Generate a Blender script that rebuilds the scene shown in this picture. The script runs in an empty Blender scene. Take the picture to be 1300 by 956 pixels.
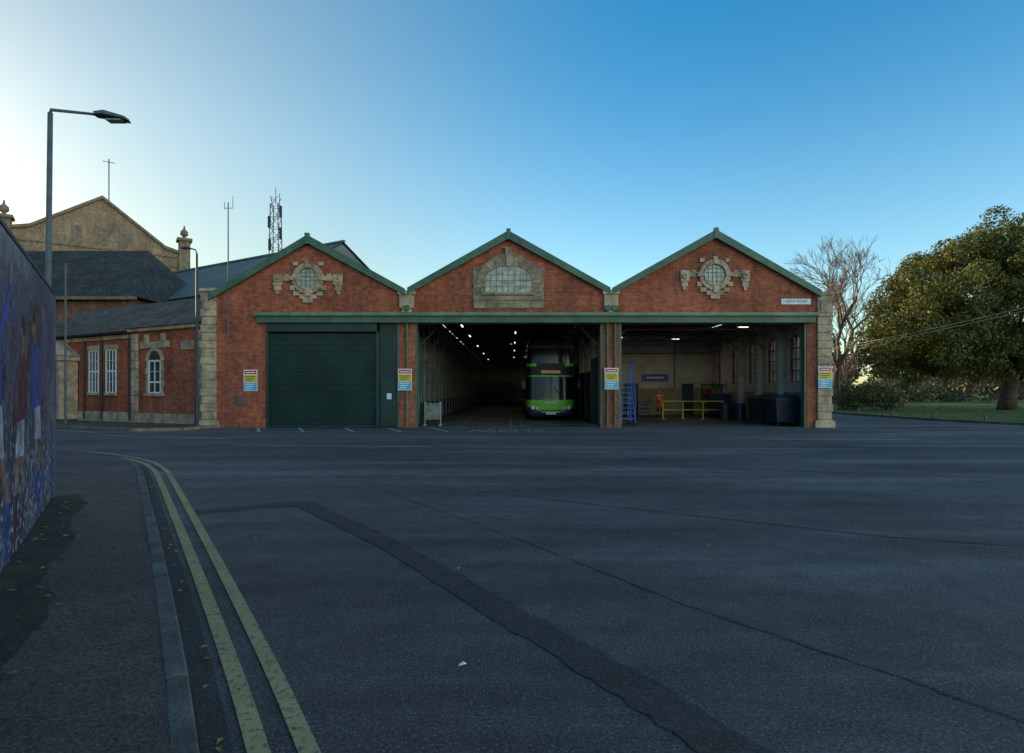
import bpy, math, random
import numpy as np
from mathutils import Vector, Matrix, Quaternion
random.seed(7); rng = np.random.default_rng(7)
scene = bpy.context.scene
R = math.radians

# ------------------------------------------------------------------ helpers
def empty(name, loc=(0,0,0), rz=0):
    e = bpy.data.objects.new(name, None)
    scene.collection.objects.link(e)
    e.location = loc; e.rotation_euler = (0,0,rz); e.empty_display_size = 0.3
    return e

class MB:
    def __init__(s): s.v=[]; s.f=[]; s.m=[]
    def add(s, vs, fs, m=0):
        b=len(s.v); s.v += [tuple(p) for p in vs]
        for f in fs: s.f.append(tuple(i+b for i in f)); s.m.append(m)
        return s
    def box(s,x0,x1,y0,y1,z0,z1,m=0):
        vs=[(x0,y0,z0),(x1,y0,z0),(x1,y1,z0),(x0,y1,z0),(x0,y0,z1),(x1,y0,z1),(x1,y1,z1),(x0,y1,z1)]
        return s.add(vs,[(0,3,2,1),(4,5,6,7),(0,1,5,4),(1,2,6,5),(2,3,7,6),(3,0,4,7)],m)
    def poly(s,pts,y0,y1,m=0):           # polygon in xz (CCW seen from -y), extruded along y
        n=len(pts)
        vs=[(p[0],y0,p[1]) for p in pts]+[(p[0],y1,p[1]) for p in pts]
        fs=[tuple(range(n)),tuple(range(2*n-1,n-1,-1))]
        fs+=[(i,i+n,(i+1)%n+n,(i+1)%n) for i in range(n)]
        return s.add(vs,fs,m)
    def prism(s,pts,z0,z1,m=0):          # polygon in xy
        n=len(pts)
        vs=[(p[0],p[1],z0) for p in pts]+[(p[0],p[1],z1) for p in pts]
        fs=[tuple(range(n-1,-1,-1)),tuple(range(n,2*n))]
        fs+=[(i,(i+1)%n,(i+1)%n+n,i+n) for i in range(n)]
        return s.add(vs,fs,m)
    def tube(s,path,rad,n=8,m=0,cap=True):
        path=[Vector(p) for p in path]
        if not hasattr(rad,'__len__'): rad=[rad]*len(path)
        vs=[];fs=[]
        up=None
        for i,p in enumerate(path):
            if i==0: d=path[1]-p
            elif i==len(path)-1: d=p-path[i-1]
            else: d=path[i+1]-path[i-1]
            d.normalize()
            if up is None:
                up = Vector((0,0,1)) if abs(d.z)<0.9 else Vector((1,0,0))
            a=d.cross(up)
            if a.length<1e-4: a=d.cross(Vector((0,1,0.3)))
            a.normalize(); b=a.cross(d).normalized(); up=b
            for k in range(n):
                t=2*math.pi*(k+0.5)/n
                vs.append(p+a*math.cos(t)*rad[i]+b*math.sin(t)*rad[i])
        for i in range(len(path)-1):
            for k in range(n):
                k2=(k+1)%n
                fs.append((i*n+k,i*n+k2,(i+1)*n+k2,(i+1)*n+k))
        if cap:
            fs.append(tuple(range(n-1,-1,-1))); fs.append(tuple((len(path)-1)*n+k for k in range(n)))
        return s.add(vs,fs,m)
    def ring(s,cx,cz,a0,b0,a1,b1,t0,t1,n,y0,y1,gap=0.02,sub=3,m=0):
        for i in range(n):
            ta=t0+(t1-t0)*i/n+gap/ (a1); tb=t0+(t1-t0)*(i+1)/n-gap/(a1)
            inn=[];out=[]
            for k in range(sub+1):
                t=ta+(tb-ta)*k/sub
                inn.append((cx+a0*math.cos(t),cz+b0*math.sin(t)))
                out.append((cx+a1*math.cos(t),cz+b1*math.sin(t)))
            s.poly(out+inn[::-1],y0,y1,m)
    def sphere(s,c,r,n=10,m=0,sz=1.0):
        vs=[];fs=[]
        for i in range(n+1):
            ph=math.pi*i/n
            for k in range(n):
                t=2*math.pi*k/n
                vs.append((c[0]+r*math.sin(ph)*math.cos(t),c[1]+r*math.sin(ph)*math.sin(t),c[2]+r*sz*math.cos(ph)))
        for i in range(n):
            for k in range(n):
                fs.append((i*n+k,(i+1)*n+k,(i+1)*n+(k+1)%n,i*n+(k+1)%n))
        return s.add(vs,fs,m)
    def obj(s,name,mats,parent=None,smooth=False,bevel=0):
        me=bpy.data.meshes.new(name)
        me.from_pydata(s.v,[],s.f); 
        if not isinstance(mats,(list,tuple)): mats=[mats]
        for mt in mats: me.materials.append(mt)
        me.polygons.foreach_set('material_index',s.m)
        if smooth: me.polygons.foreach_set('use_smooth',[True]*len(s.f))
        me.update()
        o=bpy.data.objects.new(name,me); scene.collection.objects.link(o)
        if parent: o.parent=parent
        if bevel:
            b=o.modifiers.new('bevel','BEVEL'); b.width=bevel; b.segments=2; b.limit_method='ANGLE'
        return o

def nodes(name):
    m=bpy.data.materials.new(name); m.use_nodes=True
    nt=m.node_tree; b=nt.nodes['Principled BSDF']
    return m,nt,b
def N(nt,t,**kw):
    n=nt.nodes.new(t)
    for k,v in kw.items(): setattr(n,k,v)
    return n
def mixc(nt,fac,c1,c2,blend='MIX'):
    n=N(nt,'ShaderNodeMix',data_type='RGBA',blend_type=blend)
    def setin(i,val):
        if hasattr(val,'is_linked') or hasattr(val,'links'): nt.links.new(val,n.inputs[i])
        elif isinstance(val,(int,float)): n.inputs[i].default_value=val
        else: n.inputs[i].default_value=(*val,1)
    setin(0,fac); setin(6,c1); setin(7,c2)
    return n.outputs[2]
def noise(nt,vec,scale,detail=4,rough=0.6,lo=0.35,hi=0.65):
    n=N(nt,'ShaderNodeTexNoise'); n.inputs['Scale'].default_value=scale
    n.inputs['Detail'].default_value=detail; n.inputs['Roughness'].default_value=rough
    if vec is not None: nt.links.new(vec,n.inputs['Vector'])
    r=N(nt,'ShaderNodeMapRange'); nt.links.new(n.outputs[0],r.inputs[0])
    r.inputs[1].default_value=lo; r.inputs[2].default_value=hi
    return r.outputs[0]
def mat(name,c,rough=0.7,metal=0,var=0.35,scale=1.5,fine=25,bump=0.15,bs=None,emis=None,es=0,spec=0.5):
    m,nt,b=nodes(name)
    tc=N(nt,'ShaderNodeTexCoord').outputs['Object']
    a=noise(nt,tc,scale,5)
    f=noise(nt,tc,fine,3)
    dark=[x*(1-var) for x in c]; lite=[min(1,x*(1+var*0.6)) for x in c]
    c1=mixc(nt,a,dark,lite)
    c2=mixc(nt,f,[1-var*0.45]*3,[1+var*0.25]*3)
    col=mixc(nt,1.0,c1,c2,'MULTIPLY')
    nt.links.new(col,b.inputs['Base Color'])
    b.inputs['Roughness'].default_value=rough; b.inputs['Metallic'].default_value=metal
    b.inputs['Specular IOR Level'].default_value=spec
    if bump:
        bp=N(nt,'ShaderNodeBump'); bp.inputs['Strength'].default_value=bump; bp.inputs['Distance'].default_value=0.02
        nt.links.new(f,bp.inputs['Height']); nt.links.new(bp.outputs[0],b.inputs['Normal'])
    if emis:
        b.inputs['Emission Color'].default_value=(*emis,1); b.inputs['Emission Strength'].default_value=es
    return m
def brick(name,c1,c2,mortar,dirt=(0.5,0.47,0.46)):
    m,nt,b=nodes(name)
    tc=N(nt,'ShaderNodeTexCoord').outputs['Object']
    sp=N(nt,'ShaderNodeSeparateXYZ'); nt.links.new(tc,sp.inputs[0])
    ad=N(nt,'ShaderNodeMath',operation='ADD'); nt.links.new(sp.outputs[0],ad.inputs[0]); nt.links.new(sp.outputs[1],ad.inputs[1])
    cb=N(nt,'ShaderNodeCombineXYZ'); nt.links.new(ad.outputs[0],cb.inputs[0]); nt.links.new(sp.outputs[2],cb.inputs[1])
    br=N(nt,'ShaderNodeTexBrick'); nt.links.new(cb.outputs[0],br.inputs[0])
    br.inputs['Scale'].default_value=1; br.inputs['Brick Width'].default_value=0.225; br.inputs['Row Height'].default_value=0.075
    br.inputs['Mortar Size'].default_value=0.006; br.inputs['Bias'].default_value=-0.1
    br.inputs['Color1'].default_value=(*c1,1); br.inputs['Color2'].default_value=(*c2,1); br.inputs['Mortar'].default_value=(*mortar,1)
    a=noise(nt,tc,0.5,6,0.7,0.35,0.7); f=noise(nt,tc,5,3,0.6,0.3,0.7)
    mp=N(nt,'ShaderNodeMapping'); mp.inputs['Scale'].default_value=(3.2,3.2,0.35); nt.links.new(tc,mp.inputs[0]); sk_=noise(nt,mp.outputs[0],1,4,0.6,0.42,0.68)
    col=mixc(nt,1.0,br.outputs[0],mixc(nt,a,(1.1,1.1,1.1),dirt),'MULTIPLY')
    col=mixc(nt,1.0,col,mixc(nt,f,(0.62,0.60,0.60),(1.25,1.16,1.12)),'MULTIPLY')
    col=mixc(nt,1.0,col,mixc(nt,sk_,(1.08,1.08,1.08),(0.72,0.74,0.76)),'MULTIPLY')
    nt.links.new(col,b.inputs['Base Color']); b.inputs['Roughness'].default_value=0.9
    bp=N(nt,'ShaderNodeBump'); bp.inputs['Strength'].default_value=0.4; bp.inputs['Distance'].default_value=0.01
    nt.links.new(br.outputs['Fac'],bp.inputs['Height']); bp.invert=True
    nt.links.new(bp.outputs[0],b.inputs['Normal'])
    return m
def slate(name,c,rowz=0.22,rough=0.8):
    m,nt,b=nodes(name)
    tc=N(nt,'ShaderNodeTexCoord').outputs['Object']
    sp=N(nt,'ShaderNodeSeparateXYZ'); nt.links.new(tc,sp.inputs[0])
    cb=N(nt,'ShaderNodeCombineXYZ'); nt.links.new(sp.outputs[0],cb.inputs[0]); nt.links.new(sp.outputs[1],cb.inputs[1])
    br=N(nt,'ShaderNodeTexBrick'); nt.links.new(cb.outputs[0],br.inputs[0])
    br.inputs['Scale'].default_value=1; br.inputs['Brick Width'].default_value=0.3; br.inputs['Row Height'].default_value=rowz
    br.inputs['Mortar Size'].default_value=0.012
    br.inputs['Color1'].default_value=(*[x*0.7 for x in c],1); br.inputs['Color2'].default_value=(*[x*1.3 for x in c],1); br.inputs['Mortar'].default_value=(*[x*0.3 for x in c],1)
    a=noise(nt,tc,0.7,5); f=noise(nt,tc,4,4); col=mixc(nt,1.0,br.outputs[0],mixc(nt,a,(0.6,0.62,0.58),(1.15,1.1,1.05)),'MULTIPLY')
    col=mixc(nt,1.0,col,mixc(nt,f,(0.75,0.75,0.75),(1.25,1.2,1.05)),'MULTIPLY')
    nt.links.new(col,b.inputs['Base Color']); b.inputs['Roughness'].default_value=rough; b.inputs['Specular IOR Level'].default_value=0.25
    return m
def leafmat(name,c1,c2,trans=0.25):
    m,nt,b=nodes(name)
    g=N(nt,'ShaderNodeNewGeometry'); tc=N(nt,'ShaderNodeTexCoord').outputs['Object']
    a=noise(nt,tc,0.55,4)
    col=mixc(nt,g.outputs['Random Per Island'],c1,c2)
    col=mixc(nt,1.0,col,mixc(nt,a,(0.6,0.62,0.6),(1.3,1.25,1.1)),'MULTIPLY')
    nt.links.new(col,b.inputs['Base Color']); b.inputs['Roughness'].default_value=0.55
    tr=N(nt,'ShaderNodeBsdfTranslucent'); nt.links.new(col,tr.inputs[0])
    mx=N(nt,'ShaderNodeMixShader'); mx.inputs[0].default_value=trans
    nt.links.new(b.outputs[0],mx.inputs[1]); nt.links.new(tr.outputs[0],mx.inputs[2])
    nt.links.new(mx.outputs[0],nt.nodes['Material Output'].inputs[0])
    return m

# ------------------------------------------------------------------ materials
M_brick=brick('red_brick',(0.55,0.135,0.058),(0.34,0.08,0.04),(0.32,0.20,0.14))
M_brick2=brick('brown_brick',(0.30,0.14,0.08),(0.20,0.09,0.055),(0.2,0.17,0.14))
M_tan=brick('buff_brick',(0.42,0.28,0.165),(0.31,0.21,0.125),(0.33,0.27,0.2))
M_stone=mat('weathered_stone',(0.50,0.365,0.235),0.9,var=0.45,scale=2.2,fine=14,bump=0.4)
M_stone_d=mat('dark_stone',(0.24,0.17,0.115),0.9,var=0.4,scale=3,fine=14)
M_green=mat('green_paint',(0.07,0.14,0.085),0.5,var=0.3,scale=2,fine=12)
M_greenl=mat('light_green_paint',(0.17,0.23,0.14),0.5,var=0.3,scale=2)
M_dgreen=mat('shutter_green',(0.012,0.040,0.031),0.5,var=0.3,scale=0.9,fine=7,bump=0.05)
M_slate=slate('slate',(0.10,0.088,0.078))
M_slated=slate('dark_slate',(0.058,0.058,0.060))
M_metalroof=mat('metal_roof',(0.13,0.16,0.16),0.8,var=0.2,scale=0.4,fine=3,bump=0,spec=0.25)
M_black=mat('black_paint',(0.012,0.012,0.014),0.5,var=0.3)
M_steel=mat('galvanised_steel',(0.12,0.125,0.13),0.65,0.2,var=0.2,scale=4)
M_dsteel=mat('dark_steel',(0.05,0.05,0.055),0.6,0.2,var=0.3)
M_truss=mat('truss_paint',(0.10,0.085,0.07),0.7,var=0.3)
M_glass=mat('window_glass',(0.03,0.04,0.05),0.08,0,var=0.5,scale=1.2,bump=0.0,spec=0.9)
M_pglass=mat('pale_glass',(0.42,0.38,0.29),0.25,0,var=0.45,scale=4,fine=9,bump=0.0,spec=0.6)
M_white=mat('white_paint',(0.78,0.78,0.76),0.6,var=0.12)
M_cream=mat('cream_paint',(0.52,0.46,0.39),0.75,var=0.25,scale=0.7)
M_ochre=mat('ochre_paint',(0.32,0.24,0.13),0.7,var=0.35,scale=0.8)
M_yellow=mat('yellow_paint',(0.75,0.5,0.04),0.5,var=0.2)
M_red=mat('red_paint',(0.6,0.03,0.03),0.5,var=0.15)
M_blue=mat('blue_paint',(0.025,0.11,0.38),0.5,var=0.2)
M_dblue=mat('dark_blue_paint',(0.012,0.022,0.05),0.45,var=0.3,scale=3)
M_cyan=mat('cyan_panel',(0.1,0.42,0.62),0.5,var=0.1)
M_orange=mat('hi_vis_orange',(0.95,0.13,0.02),0.7,var=0.15,scale=8)
M_refl=mat('reflective_tape',(0.7,0.72,0.7),0.4,var=0.1)
M_navy=mat('navy_cloth',(0.02,0.025,0.05),0.9,var=0.3,scale=8)
M_skin=mat('skin',(0.55,0.3,0.2),0.6,var=0.1,scale=8)
M_hair=mat('hair',(0.04,0.025,0.015),0.7,var=0.3,scale=30)
M_wood=mat('timber',(0.13,0.09,0.06),0.8,var=0.3,scale=3)
M_bark=mat('bark',(0.085,0.065,0.05),0.95,var=0.5,scale=3,fine=12,bump=0.6)
M_twig=mat('twigs',(0.17,0.11,0.07),0.95,var=0.3,scale=1,bump=0)
M_floor=mat('depot_floor',(0.10,0.09,0.08),0.6,var=0.5,scale=0.5,fine=6,bump=0.05)
M_lampon=mat('lit_tube',(0.9,0.9,0.85),0.5,var=0,bump=0,emis=(1,0.93,0.8),es=1.7)
M_leaf=leafmat('oak_leaves',(0.06,0.08,0.012),(0.18,0.165,0.022))
M_leafd=leafmat('shrub_leaves',(0.05,0.07,0.025),(0.10,0.10,0.035))
M_leafb=leafmat('winter_tree_mass',(0.10,0.065,0.035),(0.18,0.125,0.06),0.1)
M_fallen=leafmat('dry_leaf',(0.22,0.12,0.04),(0.35,0.22,0.09),0)

def asphalt(name,base,tint=(1.13,.97,.98),worn=0.5,agg=0.6):
    m,nt,b=nodes(name)
    tc=N(nt,'ShaderNodeTexCoord').outputs['Object']
    mp=N(nt,'ShaderNodeMapping'); nt.links.new(tc,mp.inputs[0]); mp.inputs['Scale'].default_value=(0.30,1.0,1); mp.inputs['Rotation'].default_value=(0,0,R(14))
    big=noise(nt,mp.outputs[0],0.36,8,0.66,0.38,0.64)
    mp2=N(nt,'ShaderNodeMapping'); nt.links.new(tc,mp2.inputs[0]); mp2.inputs['Scale'].default_value=(0.12,1.6,1); mp2.inputs['Rotation'].default_value=(0,0,R(22))
    trk=noise(nt,mp2.outputs[0],0.8,4,0.6,0.45,0.7)
    mid=noise(nt,tc,3.4,7,0.75,0.3,0.7)
    fine=noise(nt,tc,55,4,0.8,0.36,0.66)
    vo=N(nt,'ShaderNodeTexVoronoi'); vo.inputs['Scale'].default_value=48; nt.links.new(tc,vo.inputs['Vector'])
    sp=N(nt,'ShaderNodeMapRange'); nt.links.new(vo.outputs['Distance'],sp.inputs[0]); sp.inputs[1].default_value=0.08; sp.inputs[2].default_value=0.36; sp.inputs[3].default_value=1; sp.inputs[4].default_value=0
    vr=N(nt,'ShaderNodeSeparateXYZ'); nt.links.new(vo.outputs['Color'],vr.inputs[0])
    gt=N(nt,'ShaderNodeMath',operation='GREATER_THAN'); nt.links.new(vr.outputs[0],gt.inputs[0]); gt.inputs[1].default_value=0.66
    st=N(nt,'ShaderNodeMath',operation='MULTIPLY'); nt.links.new(sp.outputs[0],st.inputs[0]); nt.links.new(gt.outputs[0],st.inputs[1])
    c=[base*t for t in tint]
    col=mixc(nt,big,[x*(1-worn*0.5) for x in c],[x*(1+worn*0.8) for x in c])
    col=mixc(nt,1.0,col,mixc(nt,trk,(1,1,1),(1+worn*.6,)*3),'MULTIPLY')
    col=mixc(nt,1.0,col,mixc(nt,mid,(0.72,0.72,0.74),(1.28,1.28,1.25)),'MULTIPLY')
    col=mixc(nt,1.0,col,mixc(nt,fine,[max(.1,1-agg*0.8)]*3,[1+agg*0.8]*3),'MULTIPLY')
    s2=N(nt,'ShaderNodeMath',operation='MULTIPLY'); nt.links.new(st.outputs[0],s2.inputs[0]); s2.inputs[1].default_value=min(1,agg)
    col=mixc(nt,s2.outputs[0],col,[min(1,x*3.6) for x in c])
    nt.links.new(col,b.inputs['Base Color']); b.inputs['Roughness'].default_value=0.8; b.inputs['Specular IOR Level'].default_value=0.35
    bp=N(nt,'ShaderNodeBump'); bp.inputs['Strength'].default_value=0.7; bp.inputs['Distance'].default_value=0.009
    nt.links.new(fine,bp.inputs['Height']); nt.links.new(bp.outputs[0],b.inputs['Normal'])
    return m
M_asph=asphalt('asphalt',0.064,worn=0.8,agg=0.95)
M_patch=asphalt('tar_patch',0.036,worn=0.4,agg=0.8)
M_path=asphalt('red_tarmac',0.062,(1.34,0.92,0.86),0.35,0.9)
M_verge=mat('mossy_verge',(0.035,0.035,0.022),0.95,var=0.6,scale=3,fine=30,bump=0.6)
M_kerb=mat('kerb_concrete',(0.105,0.095,0.088),0.9,var=0.5,scale=3,fine=40,bump=0.3)
def worn(name,c,under=(0.06,0.06,0.06),thr=0.44):
    m,nt,b=nodes(name)
    tc=N(nt,'ShaderNodeTexCoord').outputs['Object']
    a=noise(nt,tc,26,6,0.8,thr-0.05,thr+0.06); g=noise(nt,tc,1.3,3,0.5,0.3,0.7)
    col=mixc(nt,a,under,c); col=mixc(nt,1.0,col,mixc(nt,g,(0.7,0.7,0.7),(1,1,1)),'MULTIPLY')
    nt.links.new(col,b.inputs['Base Color']); b.inputs['Roughness'].default_value=0.8
    return m
M_yline=worn('yellow_line',(0.40,0.31,0.135),thr=0.42)
M_wline=worn('white_line',(0.55,0.55,0.53),thr=0.44)
def grassmat():
    m,nt,b=nodes('grass')
    tc=N(nt,'ShaderNodeTexCoord').outputs['Object']
    a=noise(nt,tc,0.15,6); f=noise(nt,tc,9,4,0.8)
    col=mixc(nt,a,(0.08,0.13,0.02),(0.19,0.22,0.04)); col=mixc(nt,1.0,col,mixc(nt,f,(0.5,0.5,0.5),(1.3,1.3,1.2)),'MULTIPLY')
    nt.links.new(col,b.inputs['Base Color']); b.inputs['Roughness'].default_value=0.95
    bp=N(nt,'ShaderNodeBump'); bp.inputs['Distance'].default_value=0.15; nt.links.new(f,bp.inputs['Height']); nt.links.new(bp.outputs[0],b.inputs['Normal'])
    return m
M_grass=grassmat()

# ------------------------------------------------------------------ ground
MB().add([(-1500,-1500,-0.02),(1500,-1500,-0.02),(1500,1500,-0.02),(-1500,1500,-0.02)],[(0,1,2,3)]).obj('ground',M_grass)
MB().add([(-90,-60,0),(80,-60,0),(80,14,0),(30,20,0),(23.5,24,0),(21.8,29,0),(21.3,45,0),(22,110,0),(-90,110,0)],[tuple(range(9))]).obj('road',M_asph)

def catmull(pts,n=10):
    out=[]
    P=[Vector(p) for p in pts]; P=[P[0]*2-P[1]]+P+[P[-1]*2-P[-2]]
    for i in range(1,len(P)-2):
        for k in range(n):
            t=k/n; a,b,c,d=P[i-1],P[i],P[i+1],P[i+2]
            out.append(0.5*((2*b)+(c-a)*t+(2*a-5*b+4*c-d)*t*t+(3*b-a-3*c+d)*t**3))
    out.append(P[-2]); return out
kerbc=catmull([(2.6,-4.0),(0.35,0.0),(-0.85,1.7),(-1.76,3.1),(-3.12,5.12),(-4.75,7.5),(-6.3,9.75),(-7.3,11.15),(-8.4,12.4),(-9.8,13.5),(-11.8,14.6),(-16,16.2),(-26,19),(-60,27)])
def offs(c,d):
    out=[]
    for i,p in enumerate(c):
        a=c[max(0,i-1)]; b=c[min(len(c)-1,i+1)]
        t=(b-a).normalized(); n=Vector((t.y,-t.x))
        out.append(p+n*d)
    return out
def strip(c,d0,d1,z,name,m):
    A=offs(c,d0);B=offs(c,d1); n=len(c)
    vs=[(p.x,p.y,z) for p in A]+[(p.x,p.y,z) for p in B]
    return MB().add(vs,[(i,i+n,i+1+n,i+1) for i in range(n-1)]).obj(name,m)
kb=MB(); L=[0]
for i in range(1,len(kerbc)): L.append(L[-1]+(kerbc[i]-kerbc[i-1]).length)
def at(s):
    for i in range(1,len(L)):
        if s<=L[i]:
            t=(s-L[i-1])/(L[i]-L[i-1]); return kerbc[i-1].lerp(kerbc[i],t),(kerbc[i]-kerbc[i-1]).normalized()
    return kerbc[-1],(kerbc[-1]-kerbc[-2]).normalized()
s=0
while s<min(L[-1],42):
    p,t=at(s+0.006); q,t2=at(s+0.9)
    n=Vector((t.y,-t.x)); n2=Vector((t2.y,-t2.x)); h=0.105+random.uniform(-0.004,0.004)
    a=p;b=p-n*0.125;c=q-n2*0.125;d=q
    kb.add([(d.x,d.y,-0.05),(c.x,c.y,-0.05),(b.x,b.y,-0.05),(a.x,a.y,-0.05),(d.x-n2.x*.015,d.y-n2.y*.015,h),(c.x,c.y,h),(b.x,b.y,h),(a.x-n.x*.015,a.y-n.y*.015,h)],
      [(0,3,2,1),(4,5,6,7),(0,1,5,4),(1,2,6,5),(2,3,7,6),(3,0,4,7)])
    s+=0.915
kb.obj('kerb',M_kerb,bevel=0.012)
inner=offs(kerbc,-0.12)
pv=[(p.x,p.y) for p in inner]+[(-60,-4.0)]
MB().prism(pv,-0.04,0.098).obj('pavement',M_path)
yl=empty('double_yellow_lines')
o=strip(kerbc,0.17,0.26,0.008,'inner_line',M_yline); o.parent=yl
o=strip(kerbc,0.36,0.445,0.008,'outer_line',M_yline); o.parent=yl
strip(kerbc,0.0,0.12,0.004,'gutter_dirt',M_patch)

def ribbon(pts,w,z,name,m,jit=0.02,parent=None):
    P=[Vector(p) for p in pts]; Q=[]
    for i in range(len(P)-1):
        n=max(2,int((P[i+1]-P[i]).length/0.07))
        for k in range(n): Q.append(P[i].lerp(P[i+1],k/n))
    Q.append(P[-1]); vs=[];k=len(Q)
    for sgn in (-1,1):
        for i,p in enumerate(Q):
            t=(Q[min(k-1,i+1)]-Q[max(0,i-1)]).normalized(); nn=Vector((t.y,-t.x))
            q=p+nn*sgn*(w/2+random.uniform(-jit,jit)); vs.append((q.x,q.y,z))
    o=MB().add(vs,[(i,i+k,i+1+k,i+1) for i in range(k-1)]).obj(name,m); o.parent=parent; return o
rp=empty('road_repairs')
ribbon([(-4.15,7.35),(-3.5,7.75),(-2.85,7.95)],0.3,0.004,'repair_band_a',M_patch,parent=rp)
ribbon([(-2.95,8.0),(-1.25,5.85),(0.75,2.9),(2.2,0.5)],0.27,0.0055,'repair_band_b',M_patch,parent=rp)
ribbon([(-3.8,11.2),(-2.1,9.1),(0.15,5.95),(1.3,4.2),(2.2,3.1),(3.5,1.2)],0.016,0.004,'crack_seal',M_patch,0.014,parent=rp)
ribbon([(-1.5,9.5),(4,6.2),(9,4.4),(16,2)],0.03,0.004,'crack_seal_b',M_patch,0.018,parent=rp)
ribbon([(1,12.5),(9,10.2),(19,8.8)],0.06,0.004,'crack_seal_c',M_patch,0.03,parent=rp)
ribbon([(-9,17.6),(3,16.4),(21,17.3)],0.06,0.004,'crack_seal_d',M_patch,0.03,parent=rp)
M_worn=asphalt('worn_asphalt',0.080,worn=0.5,agg=0.6)
pts=[]
for i in range(40): pts.append((-20+i*1.05, 18.9+.8*math.sin(i*.21)+random.uniform(-.05,.05)))
for i in range(39,-1,-1): pts.append((-20+i*1.05, 23.7+random.uniform(-.03,.03)))
MB().add([(x,y,.0025) for x,y in pts],[tuple(range(len(pts)))]).obj('depot_apron',M_worn)
mh=empty('manhole_cover',(3.2,13.2,.005)); m=MB(); m.prism([(.33*math.cos(i*math.pi/10),.33*math.sin(i*math.pi/10)) for i in range(20)],0,.006); m.obj('cover',M_dsteel,mh)

mk=empty('road_markings')
def line(pts,w,name='line'): ribbon(pts,w,0.008,name,M_wline,0.004,parent=mk)
line([(-14.5,19.9),(-9.3,18.6)],0.09); line([(-7.9,16.3),(-2.3,15.9)],0.07)
line([(5.2,15.4),(9.5,15.3)],0.05); line([(8.2,18.3),(12.8,18.2)],0.08); line([(9.8,16.0),(15,16.0)],0.05)
for x in (-10.6,-8.9,-7.0,-5.2,-3.4): line([(x,23.7),(x+1.0,21.5)],0.11,'bay_line')
line([(13.3,20.6),(15.8,20.3)],0.09); line([(4.9,22.3),(6.5,22.2)],0.08); line([(-22,24.5),(-15.5,21.2)],0.09)
M_faint=worn('faint_white',(0.36,0.36,0.35),thr=0.49)
tx=bpy.data.curves.new('SLOW','FONT'); tx.body='SLOW'; tx.size=1.1; tx.align_x='CENTER'; tx.align_y='CENTER'; tx.offset=0.02
to=bpy.data.objects.new('slow_lettering',tx); scene.collection.objects.link(to); to.location=(-0.2,22.2,0.008); to.rotation_euler=(0,0,math.pi); to.scale=(0.95,1.9,1)
tx.materials.append(M_faint); to.parent=mk

fw=MB(); fw.prism([(-30,31.2),(-30,29.3),(-14.6,21.9),(-13.0,22.3),(-12.6,23.9),(-13.6,24.6)],-0.04,0.10); fw.obj('footway',M_path)
fk=MB(); 
for a,b in (((-30,29.3),(-14.6,21.9)),((-14.6,21.9),(-13.0,22.3)),((-13.0,22.3),(-12.6,23.9))):
    a=Vector(a);b=Vector(b);t=(b-a).normalized();n=Vector((t.y,-t.x))
    fk.prism([(a.x,a.y),(a.x+n.x*.13,a.y+n.y*.13),(b.x+n.x*.13,b.y+n.y*.13),(b.x,b.y)],-0.03,0.115)
fk.obj('footway_kerb',M_stone_d)

fdir=Vector((-0.563,0.826)); fn=Vector((0.826,0.563)); F0=Vector((-4.15,4.6))
def fp(t,o=0): return F0+fdir*t+fn*o
vg=MB(); va=[];vb=[]
for i in range(60):
    t=-6+i*10.1/59; va.append(fp(t,0.0)); vb.append(fp(t,.36+.06*math.sin(i*.5)+random.uniform(-.03,.03)))
k=60
vg.add([(p.x,p.y,.103) for p in va]+[(p.x,p.y,.103) for p in vb],[(i,i+k,i+k+1,i+1) for i in range(k-1)]); vg.obj('verge',M_verge)

def hoardmat():
    m,nt,b=nodes('printed_hoarding')
    tc=N(nt,'ShaderNodeTexCoord').outputs['Object']
    mp=N(nt,'ShaderNodeMapping'); mp.inputs['Scale'].default_value=(1.1,1,0.9); nt.links.new(tc,mp.inputs[0])
    n=N(nt,'ShaderNodeTexNoise'); n.inputs['Scale'].default_value=1.0; n.inputs['Detail'].default_value=4; n.inputs['Distortion'].default_value=1.0; nt.links.new(mp.outputs[0],n.inputs[0])
    r=N(nt,'ShaderNodeValToRGB'); nt.links.new(n.outputs[0],r.inputs[0]); e=r.color_ramp.elements
    e[0].position=0.30; e[0].color=(0.012,0.013,0.02,1); e[1].position=0.72; e[1].color=(0.05,0.05,0.12,1)
    for p,c in ((0.42,(0.03,0.035,0.06)),(0.5,(0.05,0.06,0.13)),(0.56,(0.03,0.035,0.05)),(0.62,(0.10,0.11,0.14))):
        x=e.new(p); x.color=(*c,1)
    sp=noise(nt,tc,13,3,0.7,0.54,0.62)
    sz=N(nt,'ShaderNodeSeparateXYZ'); nt.links.new(tc,sz.inputs[0])
    zr=N(nt,'ShaderNodeMapRange'); nt.links.new(sz.outputs[2],zr.inputs[0]); zr.inputs[1].default_value=0.5; zr.inputs[2].default_value=1.5; zr.inputs[3].default_value=0.65; zr.inputs[4].default_value=0.15
    mm=N(nt,'ShaderNodeMath',operation='MULTIPLY'); nt.links.new(sp,mm.inputs[0]); nt.links.new(zr.outputs[0],mm.inputs[1])
    col=mixc(nt,mm.outputs[0],r.outputs[0],(0.5,0.5,0.56))
    nt.links.new(col,b.inputs['Base Color']); b.inputs['Roughness'].default_value=0.4
    return m
M_hoard=hoardmat()
fa=math.atan2(fdir.y,fdir.x)
hd=empty('printed_hoarding_fence',(F0.x,F0.y,0.1),fa)
hb=MB(); hj=MB(); x=-6.0; i=0
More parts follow.
